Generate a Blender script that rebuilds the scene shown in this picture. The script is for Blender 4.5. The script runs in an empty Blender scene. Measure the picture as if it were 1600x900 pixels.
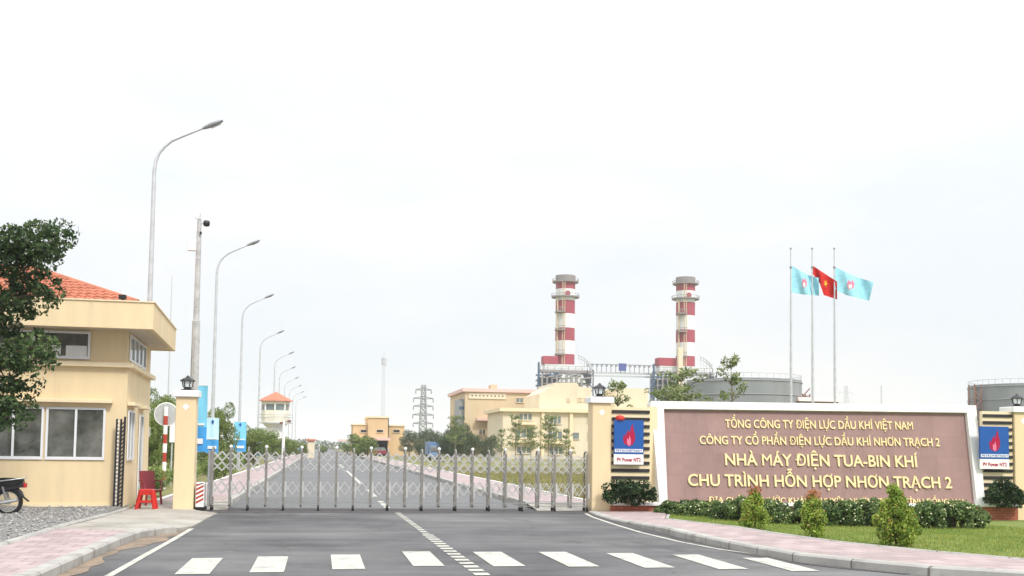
import bpy, math, random
import numpy as np
from mathutils import Vector, Matrix
rnd = random.Random(7)
S = bpy.context.scene
COL = S.collection
R = math.radians

# ------------------------------------------------------------------ camera
FPX, CH = 1700.0, 1.7
yaw, pitch, roll = R(10.0), R(3.5), R(0.75)
PY0 = 596.0
Dv = Vector((math.sin(yaw)*math.cos(pitch), math.cos(yaw)*math.cos(pitch), math.sin(pitch)))
R0 = Vector((math.cos(yaw), -math.sin(yaw), 0)); U0 = R0.cross(Dv)
Rv = R0*math.cos(roll) + U0*math.sin(roll); Uv = U0*math.cos(roll) - R0*math.sin(roll)
cam = bpy.data.cameras.new('camera'); camo = bpy.data.objects.new('camera', cam); COL.objects.link(camo)
camo.matrix_world = Matrix(((Rv.x, Uv.x, -Dv.x, 0), (Rv.y, Uv.y, -Dv.y, 0), (Rv.z, Uv.z, -Dv.z, CH), (0, 0, 0, 1)))
cam.sensor_width = 36.0; cam.sensor_fit = 'HORIZONTAL'
cam.lens = 36.0*FPX/1600.0
cam.shift_y = (PY0-450.0)/1600.0
cam.clip_start = 0.1; cam.clip_end = 8000
S.camera = camo
def ray(px, py): return Dv + Rv*((px-800)/FPX) + Uv*((PY0-py)/FPX)
def gz(px, py, z=0.0):
    r = ray(px, py); t = (z-CH)/r.z; return Vector((r.x*t, r.y*t, z))
def gy(px, py, y):
    r = ray(px, py); t = y/r.y; return Vector((r.x*t, y, CH+r.z*t))

# ------------------------------------------------------------------ world, sun, exposure
w = bpy.data.worlds.new('World'); S.world = w; w.use_nodes = True
nt = w.node_tree; N = nt.nodes; L = nt.links
bg = N['Background']; bg.inputs['Strength'].default_value = 0.1
SUN_EL, SUN_ROT = 46.0, 156.0
sky = N.new('ShaderNodeTexSky'); sky.sky_type = 'NISHITA'; sky.sun_disc = False
sky.sun_elevation = R(SUN_EL); sky.sun_rotation = R(SUN_ROT); sky.air_density = 1.0; sky.dust_density = 2.0
tc = N.new('ShaderNodeTexCoord'); sep = N.new('ShaderNodeSeparateXYZ'); L.new(tc.outputs['Generated'], sep.inputs[0])
ramp = N.new('ShaderNodeMapRange'); ramp.inputs[1].default_value = 0.0; ramp.inputs[2].default_value = 1.0
ramp.inputs[3].default_value = 9.3; ramp.inputs[4].default_value = 23.0
pw = N.new('ShaderNodeMath'); pw.operation = 'POWER'; pw.inputs[1].default_value = 1.9; pw.use_clamp = True
L.new(sep.outputs[2], pw.inputs[0]); L.new(pw.outputs[0], ramp.inputs[0])
mp = N.new('ShaderNodeMapping'); mp.inputs['Scale'].default_value = (1.0, 1.0, 3.2); L.new(tc.outputs['Generated'], mp.inputs[0])
nz = N.new('ShaderNodeTexNoise'); nz.inputs['Scale'].default_value = 2.6; nz.inputs['Detail'].default_value = 5; nz.inputs['Roughness'].default_value = 0.55
L.new(mp.outputs[0], nz.inputs['Vector'])
cr = N.new('ShaderNodeValToRGB'); cr.color_ramp.elements[0].position = 0.40; cr.color_ramp.elements[0].color = (0.90, 0.945, 0.99, 1)
cr.color_ramp.elements[1].position = 0.60; cr.color_ramp.elements[1].color = (1.0, 1.0, 1.0, 1)
L.new(nz.outputs[0], cr.inputs[0])
vm = N.new('ShaderNodeVectorMath'); vm.operation = 'SCALE'; L.new(cr.outputs[0], vm.inputs[0]); L.new(ramp.outputs[0], vm.inputs['Scale'])
mx = N.new('ShaderNodeMix'); mx.data_type = 'RGBA'; mx.inputs[0].default_value = 0.93
L.new(sky.outputs[0], mx.inputs[6]); L.new(vm.outputs[0], mx.inputs[7]); L.new(mx.outputs[2], bg.inputs['Color'])
sl = bpy.data.lights.new('sun', 'SUN'); sl.energy = 2.5; sl.angle = R(10); sl.color = (1.0, 0.955, 0.88)
so = bpy.data.objects.new('sun', sl); COL.objects.link(so)
_az = R(SUN_ROT); sd = Vector((math.sin(_az)*math.cos(R(SUN_EL)), math.cos(_az)*math.cos(R(SUN_EL)), math.sin(R(SUN_EL))))
so.rotation_euler = sd.to_track_quat('Z', 'Y').to_euler()
S.view_settings.view_transform = 'Standard'; S.view_settings.look = 'None'
S.view_settings.exposure = 0.10; S.view_settings.gamma = 1.0; S.view_settings.use_curve_mapping = False

# ------------------------------------------------------------------ materials
def mat(name, c, rough=0.8, var=0.12, scale=2.0, bump=0.0, bscale=60.0, metal=0.0, stretch=(1, 1, 1), c2=None, spec=0.3, trans=0.0, fine=0.0):
    m = bpy.data.materials.new(name); m.use_nodes = True
    n = m.node_tree.nodes; l = m.node_tree.links; b = n['Principled BSDF']
    b.inputs['Roughness'].default_value = rough; b.inputs['Metallic'].default_value = metal
    b.inputs['Specular IOR Level'].default_value = spec
    if trans: b.inputs['Transmission Weight'].default_value = trans
    t = n.new('ShaderNodeTexCoord'); mpp = n.new('ShaderNodeMapping'); mpp.inputs['Scale'].default_value = stretch
    l.new(t.outputs['Object'], mpp.inputs[0])
    z = n.new('ShaderNodeTexNoise'); z.inputs['Scale'].default_value = scale; z.inputs['Detail'].default_value = 6; z.inputs['Roughness'].default_value = 0.62
    l.new(mpp.outputs[0], z.inputs['Vector'])
    r = n.new('ShaderNodeValToRGB'); r.color_ramp.elements[0].position = 0.32; r.color_ramp.elements[1].position = 0.68
    lo = c2 if c2 else tuple(max(0, x*(1-var)) for x in c); hi = c if c2 else tuple(min(1, x*(1+var)) for x in c)
    r.color_ramp.elements[0].color = (*lo, 1); r.color_ramp.elements[1].color = (*hi, 1)
    l.new(z.outputs[0], r.inputs[0]); out = r.outputs[0]
    if fine:
        z2 = n.new('ShaderNodeTexNoise'); z2.inputs['Scale'].default_value = bscale; z2.inputs['Detail'].default_value = 3
        l.new(t.outputs['Object'], z2.inputs['Vector'])
        mr = n.new('ShaderNodeMapRange'); mr.inputs[1].default_value = 0.3; mr.inputs[2].default_value = 0.7
        mr.inputs[3].default_value = 1-fine; mr.inputs[4].default_value = 1+fine; l.new(z2.outputs[0], mr.inputs[0])
        v = n.new('ShaderNodeVectorMath'); v.operation = 'SCALE'; l.new(out, v.inputs[0]); l.new(mr.outputs[0], v.inputs['Scale']); out = v.outputs[0]
    l.new(out, b.inputs['Base Color'])
    if bump:
        zb = n.new('ShaderNodeTexNoise'); zb.inputs['Scale'].default_value = bscale; zb.inputs['Detail'].default_value = 4
        l.new(t.outputs['Object'], zb.inputs['Vector'])
        bp = n.new('ShaderNodeBump'); bp.inputs['Strength'].default_value = bump; bp.inputs['Distance'].default_value = 0.02
        l.new(zb.outputs[0], bp.inputs['Height']); l.new(bp.outputs[0], b.inputs['Normal'])
    return m
def pavers(name, c, cm, bw, bh, mortar=0.012, rough=0.85, var=0.12, xz=False):
    m = mat(name, c, rough, var, 1.2, bump=0.15, bscale=40)
    n = m.node_tree.nodes; l = m.node_tree.links; b = n['Principled BSDF']
    src = b.inputs['Base Color'].links[0].from_socket
    t = n['Texture Coordinate']; br = n.new('ShaderNodeTexBrick')
    br.inputs['Scale'].default_value = 1; br.inputs['Brick Width'].default_value = bw; br.inputs['Row Height'].default_value = bh
    br.inputs['Mortar Size'].default_value = mortar; br.inputs['Mortar Smooth'].default_value = 0.3; br.inputs['Bias'].default_value = 0
    br.inputs['Color1'].default_value = (1, 1, 1, 1); br.inputs['Color2'].default_value = ((0.93,)*3 if 'granite' in name or 'kerb' in name else (0.78,)*3)+(1,); br.inputs['Mortar'].default_value = (*cm, 1)
    if xz:
        mpn = n.new('ShaderNodeMapping'); mpn.inputs['Rotation'].default_value = (R(90), 0, 0); l.new(t.outputs['Object'], mpn.inputs[0]); l.new(mpn.outputs[0], br.inputs['Vector'])
    else: l.new(t.outputs['Object'], br.inputs['Vector'])
    mm = n.new('ShaderNodeMix'); mm.data_type = 'RGBA'; mm.blend_type = 'MULTIPLY'; mm.inputs[0].default_value = 1
    l.new(src, mm.inputs[6]); l.new(br.outputs['Color'], mm.inputs[7]); l.new(mm.outputs[2], b.inputs['Base Color'])
    return m
def leafmat(name, cols, rough=0.55):
    m = bpy.data.materials.new(name); m.use_nodes = True
    n = m.node_tree.nodes; l = m.node_tree.links; b = n['Principled BSDF']; b.inputs['Roughness'].default_value = rough
    b.inputs['Specular IOR Level'].default_value = 0.35
    a = n.new('ShaderNodeAttribute'); a.attribute_name = 'tint'
    r = n.new('ShaderNodeValToRGB'); els = r.color_ramp.elements
    while len(els) < len(cols): els.new(0.5)
    for i, (p, c) in enumerate(cols): els[i].position = p; els[i].color = (*c, 1)
    l.new(a.outputs['Fac'], r.inputs[0]); l.new(r.outputs[0], b.inputs['Base Color'])
    tr = n.new('ShaderNodeBsdfTranslucent'); l.new(r.outputs[0], tr.inputs[0])
    ms = n.new('ShaderNodeMixShader'); ms.inputs[0].default_value = 0.3
    l.new(b.outputs[0], ms.inputs[1]); l.new(tr.outputs[0], ms.inputs[2]); l.new(ms.outputs[0], n['Material Output'].inputs[0])
    return m
M = dict(
 cream=mat('cream_render', (0.83, 0.665, 0.42), 0.85, 0.04, 2.2, bump=0.1, bscale=90, stretch=(1, 1, 0.16), c2=(0.74, 0.595, 0.38), fine=0.025),
 cream_trim=mat('cream_trim', (0.82, 0.69, 0.47), 0.8, 0.04, 2),
 cream_pale=mat('pale_cream_render', (0.72, 0.63, 0.475), 0.85, 0.06, 0.3, stretch=(1, 1, 0.3)),
 tan=mat('tan_render', (0.60, 0.48, 0.32), 0.85, 0.08, 0.3, stretch=(1, 1, 0.3)),
 orange_wall=mat('ochre_render', (0.66, 0.47, 0.27), 0.85, 0.07, 0.3, stretch=(1, 1, 0.3)),
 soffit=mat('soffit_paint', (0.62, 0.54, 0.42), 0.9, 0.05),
 ivory=mat('ivory_paint', (0.80, 0.76, 0.64), 0.7, 0.05, 1),
 white=mat('white_paint', (0.84, 0.84, 0.83), 0.6, 0.03, 3),
 upvc=mat('white_window_frame', (0.78, 0.79, 0.82), 0.35, 0.02, spec=0.5),
 glass=mat('dark_window_glass', (0.20, 0.20, 0.175), 0.05, 0.5, 1.1, spec=0.6, c2=(0.018, 0.022, 0.018)),  # pale and dark mottling paints reflections into the glass colour
 glass_mid=mat('grey_window_glass', (0.16, 0.20, 0.20), 0.08, 0.3, 1.0, spec=0.6),
 pane_daylight=mat('painted_pane_daylight', (0.75, 0.76, 0.74), 0.6, 0.05, 5),  # pale colour standing for bright sky in the upper window
 tile=None,
 steel=mat('stainless_steel', (0.30, 0.285, 0.26), 0.38, 0.2, 6, metal=0.6),
 steel_lt=mat('polished_steel', (0.66, 0.66, 0.65), 0.28, 0.08, 6, metal=0.6),
 steel_mid=mat('brushed_steel', (0.60, 0.60, 0.585), 0.35, 0.15, 6, metal=0.5),
 galv=mat('galvanised_steel', (0.56, 0.58, 0.60), 0.45, 0.12, 5, metal=0.35),
 galv_dk=mat('weathered_steel', (0.30, 0.31, 0.32), 0.5, 0.15, 5, metal=0.3),
 conc_pole=mat('pole_concrete', (0.48, 0.48, 0.47), 0.8, 0.2, 6),
 black=mat('black_metal', (0.018, 0.018, 0.022), 0.4, 0.2, 8, spec=0.5),
 rubber=mat('black_rubber', (0.02, 0.02, 0.02), 0.75, 0.2, 8),
 lglass=mat('lantern_glass', (0.62, 0.66, 0.68), 0.12, 0.06, spec=0.6),
 red=mat('red_paint', (0.50, 0.035, 0.03), 0.5, 0.1, 4),
 stripe_red=mat('faded_red_paint', (0.42, 0.06, 0.035), 0.55, 0.15, 6),
 redpl=mat('red_plastic', (0.55, 0.02, 0.015), 0.3, 0.08, 4, spec=0.5),
 maroonpl=mat('maroon_plastic', (0.19, 0.012, 0.022), 0.32, 0.1, 4, spec=0.5),
 chim_red=mat('chimney_red', (0.37, 0.065, 0.095), 0.7, 0.12, 0.25, stretch=(1, 1, 0.3)),
 chim_wht=mat('chimney_white', (0.80, 0.83, 0.83), 0.7, 0.05, 0.25, stretch=(1, 1, 0.3)),
 chim_grey=mat('chimney_grey', (0.26, 0.24, 0.235), 0.7, 0.1, 0.5),
 frame_blue=mat('blue_grey_steelwork', (0.07, 0.12, 0.18), 0.6, 0.25, 0.5),
 frame_dark=mat('dark_steelwork', (0.06, 0.065, 0.085), 0.6, 0.25, 0.5),
 cladding=mat('white_cladding', (0.70, 0.73, 0.74), 0.55, 0.08, 0.3),
 blue_tank=mat('blue_cladding', (0.08, 0.11, 0.34), 0.5, 0.15, 0.4),
 tank=mat('tank_grey', (0.24, 0.26, 0.275), 0.6, 0.16, 0.12, stretch=(1, 1, 0.4)),
 rust=mat('brown_steelwork', (0.22, 0.11, 0.09), 0.7, 0.2, 0.4),
 granite=pavers('mauve_granite', (0.325, 0.205, 0.19), (0.72, 0.72, 0.72), 0.9, 0.6, 0.004, rough=0.4, var=0.10, xz=True),
 gold=mat('gold_letter', (0.84, 0.69, 0.36), 0.42, 0.05, 5, metal=0.0, spec=0.5),
 brick=pavers('red_brick', (0.46, 0.15, 0.09), (0.55, 0.5, 0.45), 0.22, 0.075, 0.008, xz=True),
 pink=pavers('pink_pavers', (0.46, 0.365, 0.36), (0.6, 0.6, 0.6), 0.4, 0.4, 0.016, var=0.12),
 kerb=pavers('kerb_concrete', (0.42, 0.41, 0.385), (0.4, 0.38, 0.35), 500, 1.0, 0.015, var=0.16),
 concrete=mat('apron_concrete', (0.40, 0.375, 0.335), 0.9, 0.18, 0.8, bump=0.2, bscale=40, fine=0.08),
 paint=mat('road_paint', (0.52, 0.51, 0.455), 0.7, 0.07, 5, fine=0.12, bscale=40),
 slat=mat('dark_slat', (0.035, 0.032, 0.035), 0.5, 0.2, 3),
 logo_blue=mat('sign_blue', (0.008, 0.09, 0.36), 0.35, 0.06, 2, spec=0.5),
 logo_red=mat('flame_red', (0.42, 0.01, 0.06), 0.35, 0.06, 2),
 logo_pink=mat('flame_pink', (0.75, 0.20, 0.32), 0.4, 0.06, 2),
 banner=mat('banner_blue', (0.20, 0.58, 0.80), 0.6, 0.10, 1.5),
 banner_deep=mat('banner_deep_blue', (0.06, 0.33, 0.72), 0.6, 0.12, 1.5),
 banner_pale=mat('banner_pale_blue', (0.52, 0.78, 0.90), 0.6, 0.08, 1.5),
 flag_blue=mat('flag_light_blue', (0.34, 0.70, 0.84), 0.7, 0.15, 3),
 flag_red=mat('flag_red', (0.58, 0.02, 0.02), 0.7, 0.1, 3),
 flag_pink=mat('emblem_pink', (0.70, 0.22, 0.32), 0.7, 0.1, 3),
 star=mat('flag_yellow', (0.85, 0.60, 0.05), 0.7, 0.05, 3),
 bark=mat('bark', (0.16, 0.12, 0.085), 0.95, 0.3, 5, bump=0.4, bscale=20),
 bark_grey=mat('grey_bark', (0.24, 0.21, 0.17), 0.95, 0.25, 5),
 awning=mat('pink_canopy', (0.72, 0.50, 0.45), 0.7, 0.05),
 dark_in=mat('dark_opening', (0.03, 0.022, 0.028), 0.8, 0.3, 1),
 truck=mat('truck_blue', (0.12, 0.20, 0.34), 0.4, 0.1, 1),
 indicator=mat('amber_lens', (0.7, 0.25, 0.03), 0.3, 0.05),
 hill=mat('far_green', (0.10, 0.15, 0.09), 0.9, 0.3, 0.02),
 leaf=leafmat('ficus_leaf', [(0, (0.014, 0.032, 0.012)), (0.5, (0.045, 0.09, 0.026)), (0.85, (0.11, 0.17, 0.05)), (1, (0.20, 0.22, 0.09))]),
 leaf_mid=leafmat('roadside_leaf', [(0, (0.05, 0.085, 0.022)), (0.5, (0.16, 0.23, 0.05)), (1, (0.34, 0.40, 0.12))]),
 leaf_young=leafmat('young_leaf', [(0, (0.09, 0.12, 0.04)), (0.5, (0.20, 0.26, 0.09)), (1, (0.36, 0.40, 0.18))]),
 leaf_dark=leafmat('dark_shrub_leaf', [(0, (0.012, 0.028, 0.012)), (0.6, (0.03, 0.07, 0.02)), (1, (0.09, 0.14, 0.05))]),
 leaf_hedge=leafmat('bedding_leaf', [(0, (0.02, 0.045, 0.015)), (0.4, (0.08, 0.15, 0.04)), (0.8, (0.22, 0.30, 0.10)), (1, (0.40, 0.43, 0.18))]),
 leaf_cone=leafmat('topiary_leaf', [(0, (0.06, 0.10, 0.018)), (0.35, (0.22, 0.34, 0.04)), (0.75, (0.44, 0.53, 0.10)), (0.93, (0.48, 0.38, 0.10)), (1, (0.50, 0.22, 0.08))]),
 leaf_tip=leafmat('orange_shoot_leaf', [(0, (0.22, 0.14, 0.04)), (.5, (0.45, 0.17, 0.07)), (1, (0.66, 0.30, 0.14))]),
 petal=mat('pale_flower_petal', (0.80, 0.78, 0.55), 0.7, 0.1, 30),
)
# asphalt: grey, worn patches, faint tyre tracks along the road
def asphalt():
    m = mat('asphalt', (0.178, 0.176, 0.178), 0.85, 0.1, 0.22, bump=0.35, bscale=90, c2=(0.070, 0.069, 0.075), fine=0.16)
    n = m.node_tree.nodes; l = m.node_tree.links; b = n['Principled BSDF']; src = b.inputs['Base Color'].links[0].from_socket
    t = n['Texture Coordinate']; mp2 = n.new('ShaderNodeMapping'); mp2.inputs['Scale'].default_value = (0.35, 2.0, 1); mp2.inputs['Rotation'].default_value = (0, 0, R(18)); l.new(t.outputs['Object'], mp2.inputs[0])
    z = n.new('ShaderNodeTexNoise'); z.inputs['Scale'].default_value = 0.8; z.inputs['Detail'].default_value = 5; l.new(mp2.outputs[0], z.inputs['Vector'])
    mr = n.new('ShaderNodeMapRange'); mr.inputs[1].default_value = 0.35; mr.inputs[2].default_value = 0.65; mr.inputs[3].default_value = 0.86; mr.inputs[4].default_value = 1.18
    l.new(z.outputs[0], mr.inputs[0]); v = n.new('ShaderNodeVectorMath'); v.operation = 'SCALE'; l.new(src, v.inputs[0]); l.new(mr.outputs[0], v.inputs['Scale']); l.new(v.outputs[0], b.inputs['Base Color'])
    return m
M['asphalt'] = asphalt()
def weather(m, scale, lo, hi, col, strength, stretch=(1, 1, 1), crack=0.0):
    n = m.node_tree.nodes; l = m.node_tree.links; b = n['Principled BSDF']; src = b.inputs['Base Color'].links[0].from_socket; t = n['Texture Coordinate']
    mpn = n.new('ShaderNodeMapping'); mpn.inputs['Scale'].default_value = stretch; l.new(t.outputs['Object'], mpn.inputs[0])
    z = n.new('ShaderNodeTexNoise'); z.inputs['Scale'].default_value = scale; z.inputs['Detail'].default_value = 8; z.inputs['Roughness'].default_value = .7; l.new(mpn.outputs[0], z.inputs['Vector'])
    mr = n.new('ShaderNodeMapRange'); mr.inputs[1].default_value = lo; mr.inputs[2].default_value = hi; mr.inputs[3].default_value = 0; mr.inputs[4].default_value = strength; l.new(z.outputs[0], mr.inputs[0])
    mm = n.new('ShaderNodeMix'); mm.data_type = 'RGBA'; mm.inputs[7].default_value = (*col, 1); l.new(mr.outputs[0], mm.inputs[0]); l.new(src, mm.inputs[6]); out = mm.outputs[2]
    if crack:
        v = n.new('ShaderNodeTexVoronoi'); v.feature = 'DISTANCE_TO_EDGE'; v.inputs['Scale'].default_value = crack
        nn = n.new('ShaderNodeTexNoise'); nn.inputs['Scale'].default_value = 1.5; nn.inputs['Detail'].default_value = 5; l.new(t.outputs['Object'], nn.inputs['Vector'])
        va = n.new('ShaderNodeVectorMath'); va.operation = 'ADD'; l.new(t.outputs['Object'], va.inputs[0]); l.new(nn.outputs['Color'], va.inputs[1]); l.new(va.outputs[0], v.inputs['Vector'])
        m2 = n.new('ShaderNodeMapRange'); m2.inputs[1].default_value = 0.0; m2.inputs[2].default_value = 0.004; m2.inputs[3].default_value = .45; m2.inputs[4].default_value = 0; l.new(v.outputs['Distance'], m2.inputs[0])
        m3 = n.new('ShaderNodeMix'); m3.data_type = 'RGBA'; m3.inputs[7].default_value = (.05, .05, .05, 1); l.new(m2.outputs[0], m3.inputs[0]); l.new(out, m3.inputs[6]); out = m3.outputs[2]
    l.new(out, b.inputs['Base Color'])
weather(M['asphalt'], .55, .56, .66, (.055, .053, .055), .5, (1, .45, 1), .16)
weather(M['asphalt'], 1.7, .60, .72, (.24, .23, .21), .55)
weather(M['paint'], 3.5, .50, .66, (.25, .245, .24), .75)
weather(M['kerb'], 1.4, .52, .66, (.16, .14, .115), .6)
weather(M['concrete'], .9, .5, .68, (.20, .175, .145), .55, (1, 1, 1), .3)
weather(M['cream_pale'], .25, .55, .72, (.50, .44, .34), .35, (1, 1, .15))
weather(M['tan'], .25, .55, .72, (.36, .29, .2), .4, (1, 1, .15))
weather(M['tank'], .12, .5, .68, (.16, .15, .14), .5, (1, 1, .1))
weather(M['pink'], .8, .52, .70, (.30, .26, .25), .45)
weather(M['cream'], 1.6, .58, .74, (.50, .42, .30), .35, (1, 1, .12))
weather(M['white'], 1.8, .56, .72, (.52, .50, .46), .35, (1, 1, .15))
weather(M['granite'], 2.5, .55, .7, (.17, .12, .11), .35, (1, 1, .2))
weather(M['chim_wht'], .35, .52, .68, (.45, .42, .40), .4, (1, 1, .12))
weather(M['chim_red'], .35, .54, .68, (.22, .06, .07), .5, (1, 1, .12))
M['asphalt_in'] = mat('inner_asphalt', (0.165, 0.165, 0.168), 0.85, 0.12, 0.25, bump=0.3, bscale=90, fine=0.12)
M['asphalt_dk'] = mat('patched_asphalt', (0.095, 0.088, 0.09), 0.9, 0.12, 0.8, bump=0.4, bscale=60, fine=0.15)
M['soil'] = mat('dry_soil', (0.20, 0.17, 0.12), 0.95, 0.2, 0.15, bump=0.4, bscale=12, c2=(0.15, 0.16, 0.08))
M['field'] = mat('dry_grass_field', (0.255, 0.225, 0.095), 0.95, 0.2, 0.12, bump=0.5, bscale=15, c2=(0.14, 0.155, 0.055), fine=0.2)
M['lawn'] = mat('lawn_green', (0.20, 0.25, 0.06), 0.95, 0.2, 1.5, bump=0.4, bscale=60, c2=(0.13, 0.17, 0.04), fine=0.2)
M['dirt'] = mat('gutter_dirt', (0.33, 0.25, 0.18), 0.95, 0.3, 2.0, bump=0.4, bscale=30, c2=(0.17, 0.14, 0.11), fine=0.2)
M['gravel'] = mat('gravel_bed', (0.30, 0.29, 0.28), 0.95, 0.2, 8.0, bump=1.0, bscale=25, c2=(0.16, 0.155, 0.15), fine=0.25)
M['stone'] = mat('gravel_stone', (0.34, 0.33, 0.32), 0.9, 0.35, 9.0)
M['tile'] = mat('terracotta_tile', (0.50, 0.19, 0.12), 0.8, 0.2, 3.5, bump=0.2, bscale=30)

# ------------------------------------------------------------------ helpers
def chain(o):
    m = Matrix.Identity(4)
    while o: m = o.matrix_basis @ m; o = o.parent
    return m
class MB:
    def __init__(s): s.v = []; s.f = []; s.mi = []; s.mats = []; s.cur = 0; s.sm = []; s.smooth = False
    def use(s, m):
        m = M[m] if isinstance(m, str) else m
        if m not in s.mats: s.mats.append(m)
        s.cur = s.mats.index(m); return s
    def add(s, vs, fs):
        o = len(s.v); s.v += [tuple(v) for v in vs]
        for f in fs: s.f.append(tuple(i+o for i in f)); s.mi.append(s.cur); s.sm.append(s.smooth)
    def box(s, x0, x1, y0, y1, z0, z1):
        s.add([(x0,y0,z0),(x1,y0,z0),(x1,y1,z0),(x0,y1,z0),(x0,y0,z1),(x1,y0,z1),(x1,y1,z1),(x0,y1,z1)],
              [(0,3,2,1),(4,5,6,7),(0,1,5,4),(1,2,6,5),(2,3,7,6),(3,0,4,7)]); return s
    def bbox(s, x0, x1, y0, y1, z0, z1, b=0.02):      # box with chamfered vertical and top edges
        def ring(i, z): return [(x0+i, y0, z), (x1-i, y0, z), (x1, y0+i, z), (x1, y1-i, z), (x1-i, y1, z), (x0+i, y1, z), (x0, y1-i, z), (x0, y0+i, z)]
        r1 = ring(b, z0); r2 = ring(b, z1-b)
        r3 = [(min(max(x, x0+b), x1-b), min(max(y, y0+b), y1-b), z1) for x, y, z in ring(b*1.5, z1)]
        s.add(r1+r2+r3, [tuple(range(7, -1, -1)), tuple(range(16, 24))] + [(i, (i+1) % 8, 8+(i+1) % 8, 8+i) for i in range(8)] + [(8+i, 8+(i+1) % 8, 16+(i+1) % 8, 16+i) for i in range(8)]); return s
    def bar(s, a, b, w, h=None, up=(0, 0, 1)):
        a = Vector(a); b = Vector(b); h = h or w; d = (b-a).normalized(); u = Vector(up)
        if abs(d.dot(u)) > 0.98: u = Vector((0, 1, 0))
        r = d.cross(u).normalized(); u = r.cross(d).normalized(); r *= w/2; u *= h/2
        s.add([a-r-u, a+r-u, a+r+u, a-r+u, b-r-u, b+r-u, b+r+u, b-r+u], [(0,1,2,3),(7,6,5,4),(0,4,5,1),(1,5,6,2),(2,6,7,3),(3,7,4,0)]); return s
    def tube(s, pts, rad, n=10, cap=True):
        pts = [Vector(p) for p in pts]; rads = rad if isinstance(rad, (list, tuple)) else [rad]*len(pts); vs = []
        d0 = (pts[1]-pts[0]).normalized(); ref = Vector((0, 0, 1)) if abs(d0.z) < 0.9 else Vector((1, 0, 0))
        for i, p in enumerate(pts):
            d = (pts[min(i+1, len(pts)-1)]-pts[max(i-1, 0)]).normalized()
            a = d.cross(ref).normalized(); ref = a.cross(d).normalized()
            for k in range(n):
                t = 2*math.pi*k/n; vs.append(p+(a*math.cos(t)+ref*math.sin(t))*rads[i])
        fs = [(i*n+k, i*n+(k+1) % n, (i+1)*n+(k+1) % n, (i+1)*n+k) for i in range(len(pts)-1) for k in range(n)]
        s.smooth = True; s.add(vs, fs); s.smooth = False
        if cap: s.add(vs[:n], [tuple(range(n))]); s.add(vs[-n:], [tuple(range(n-1, -1, -1))])
        return s
    def lathe(s, c, prof, n=16, sx=1, sy=1, smooth=False):
        c = Vector(c); vs = [(c.x+r*math.cos(2*math.pi*k/n)*sx, c.y+r*math.sin(2*math.pi*k/n)*sy, c.z+z) for r, z in prof for k in range(n)]
        fs = [(i*n+k, i*n+(k+1) % n, (i+1)*n+(k+1) % n, (i+1)*n+k) for i in range(len(prof)-1) for k in range(n)]
        s.smooth = smooth; s.add(vs, fs); s.smooth = False
        if prof[0][0] > 1e-4: s.add(vs[:n], [tuple(range(n-1, -1, -1))])
        if prof[-1][0] > 1e-4: s.add(vs[-n:], [tuple(range(n))])
        return s
    def disc(s, c, axis, r, t, n=24):
        c = Vector(c); a = Vector(axis).normalized(); return s.tube([c-a*t/2, c+a*t/2], r, n)
    def torus(s, c, axis, r, rr, n=24, k=8):
        c = Vector(c); a = Vector(axis).normalized(); u = a.orthogonal().normalized(); v = a.cross(u); vs = []
        for i in range(n):
            t = 2*math.pi*i/n; d = u*math.cos(t)+v*math.sin(t)
            for j in range(k):
                p = 2*math.pi*j/k; vs.append(c+d*(r+rr*math.cos(p))+a*rr*math.sin(p))
        s.smooth = True; s.add(vs, [(i*k+j, i*k+(j+1) % k, ((i+1) % n)*k+(j+1) % k, ((i+1) % n)*k+j) for i in range(n) for j in range(k)]); s.smooth = False; return s
    def prism(s, poly, y0, y1):           # polygon in XZ, extruded along y
        n = len(poly); vs = [(x, y0, z) for x, z in poly]+[(x, y1, z) for x, z in poly]
        s.add(vs, [tuple(range(n)), tuple(range(2*n-1, n-1, -1))]+[((i+1) % n, i, n+i, n+(i+1) % n) for i in range(n)]); return s
    def hull(s, bot, top):                # two matching loops of 3-D points
        n = len(bot); s.add(list(bot)+list(top), [tuple(range(n-1, -1, -1)), tuple(range(n, 2*n))]+[(i, (i+1) % n, n+(i+1) % n, n+i) for i in range(n)]); return s
    def build(s, name, m=None, parent=None, local=False, tint=None):
        me = bpy.data.meshes.new(name); vs = s.v
        if parent and not local:
            inv = chain(parent).inverted(); vs = [inv @ Vector(v) for v in vs]
        me.from_pydata(vs, [], s.f)
        if m is not None:
            mm = M[m] if isinstance(m, str) else m
            if s.mats: s.mats[0] = s.mats[0]
            else: s.mats = [mm]
        for q in s.mats: me.materials.append(q)
        me.polygons.foreach_set('material_index', s.mi); me.polygons.foreach_set('use_smooth', s.sm)
        me.update()
        o = bpy.data.objects.new(name, me); COL.objects.link(o)
        if parent: o.parent = parent
        return o
def tag(o, label=None, cat=None, group=None, kind=None):
    if label: o['label'] = label
    if cat: o['category'] = cat
    if group: o['group'] = group
    if kind: o['kind'] = kind
    return o
def thing(name, label, cat, loc=(0, 0, 0), rz=0.0, group=None):
    o = bpy.data.objects.new(name, None); COL.objects.link(o); o.location = loc; o.rotation_euler = (0, 0, rz); o.empty_display_size = 0.2
    return tag(o, label, cat, group)
def copy_tree(o, parent=None, depth=0):
    c = o.copy(); COL.objects.link(c); c.parent = parent
    for ch in KIDS(o): copy_tree(ch, c, depth+1)
    return c
def KIDS(o): return [x for x in list(bpy.data.objects) if x.parent == o]
def place(proto, used, loc, rz, label, group=None, scale=1.0):
    o = proto if not used else copy_tree(proto)
    o.location = loc; o.rotation_euler = (0, 0, rz); o.scale = (scale,)*3 if not isinstance(scale, tuple) else scale
    o['label'] = label
    if group: o['group'] = group
    return o
def struct(name, mb, m, kind='structure'):
    o = mb.build(name, m); o['kind'] = kind; return o
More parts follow.
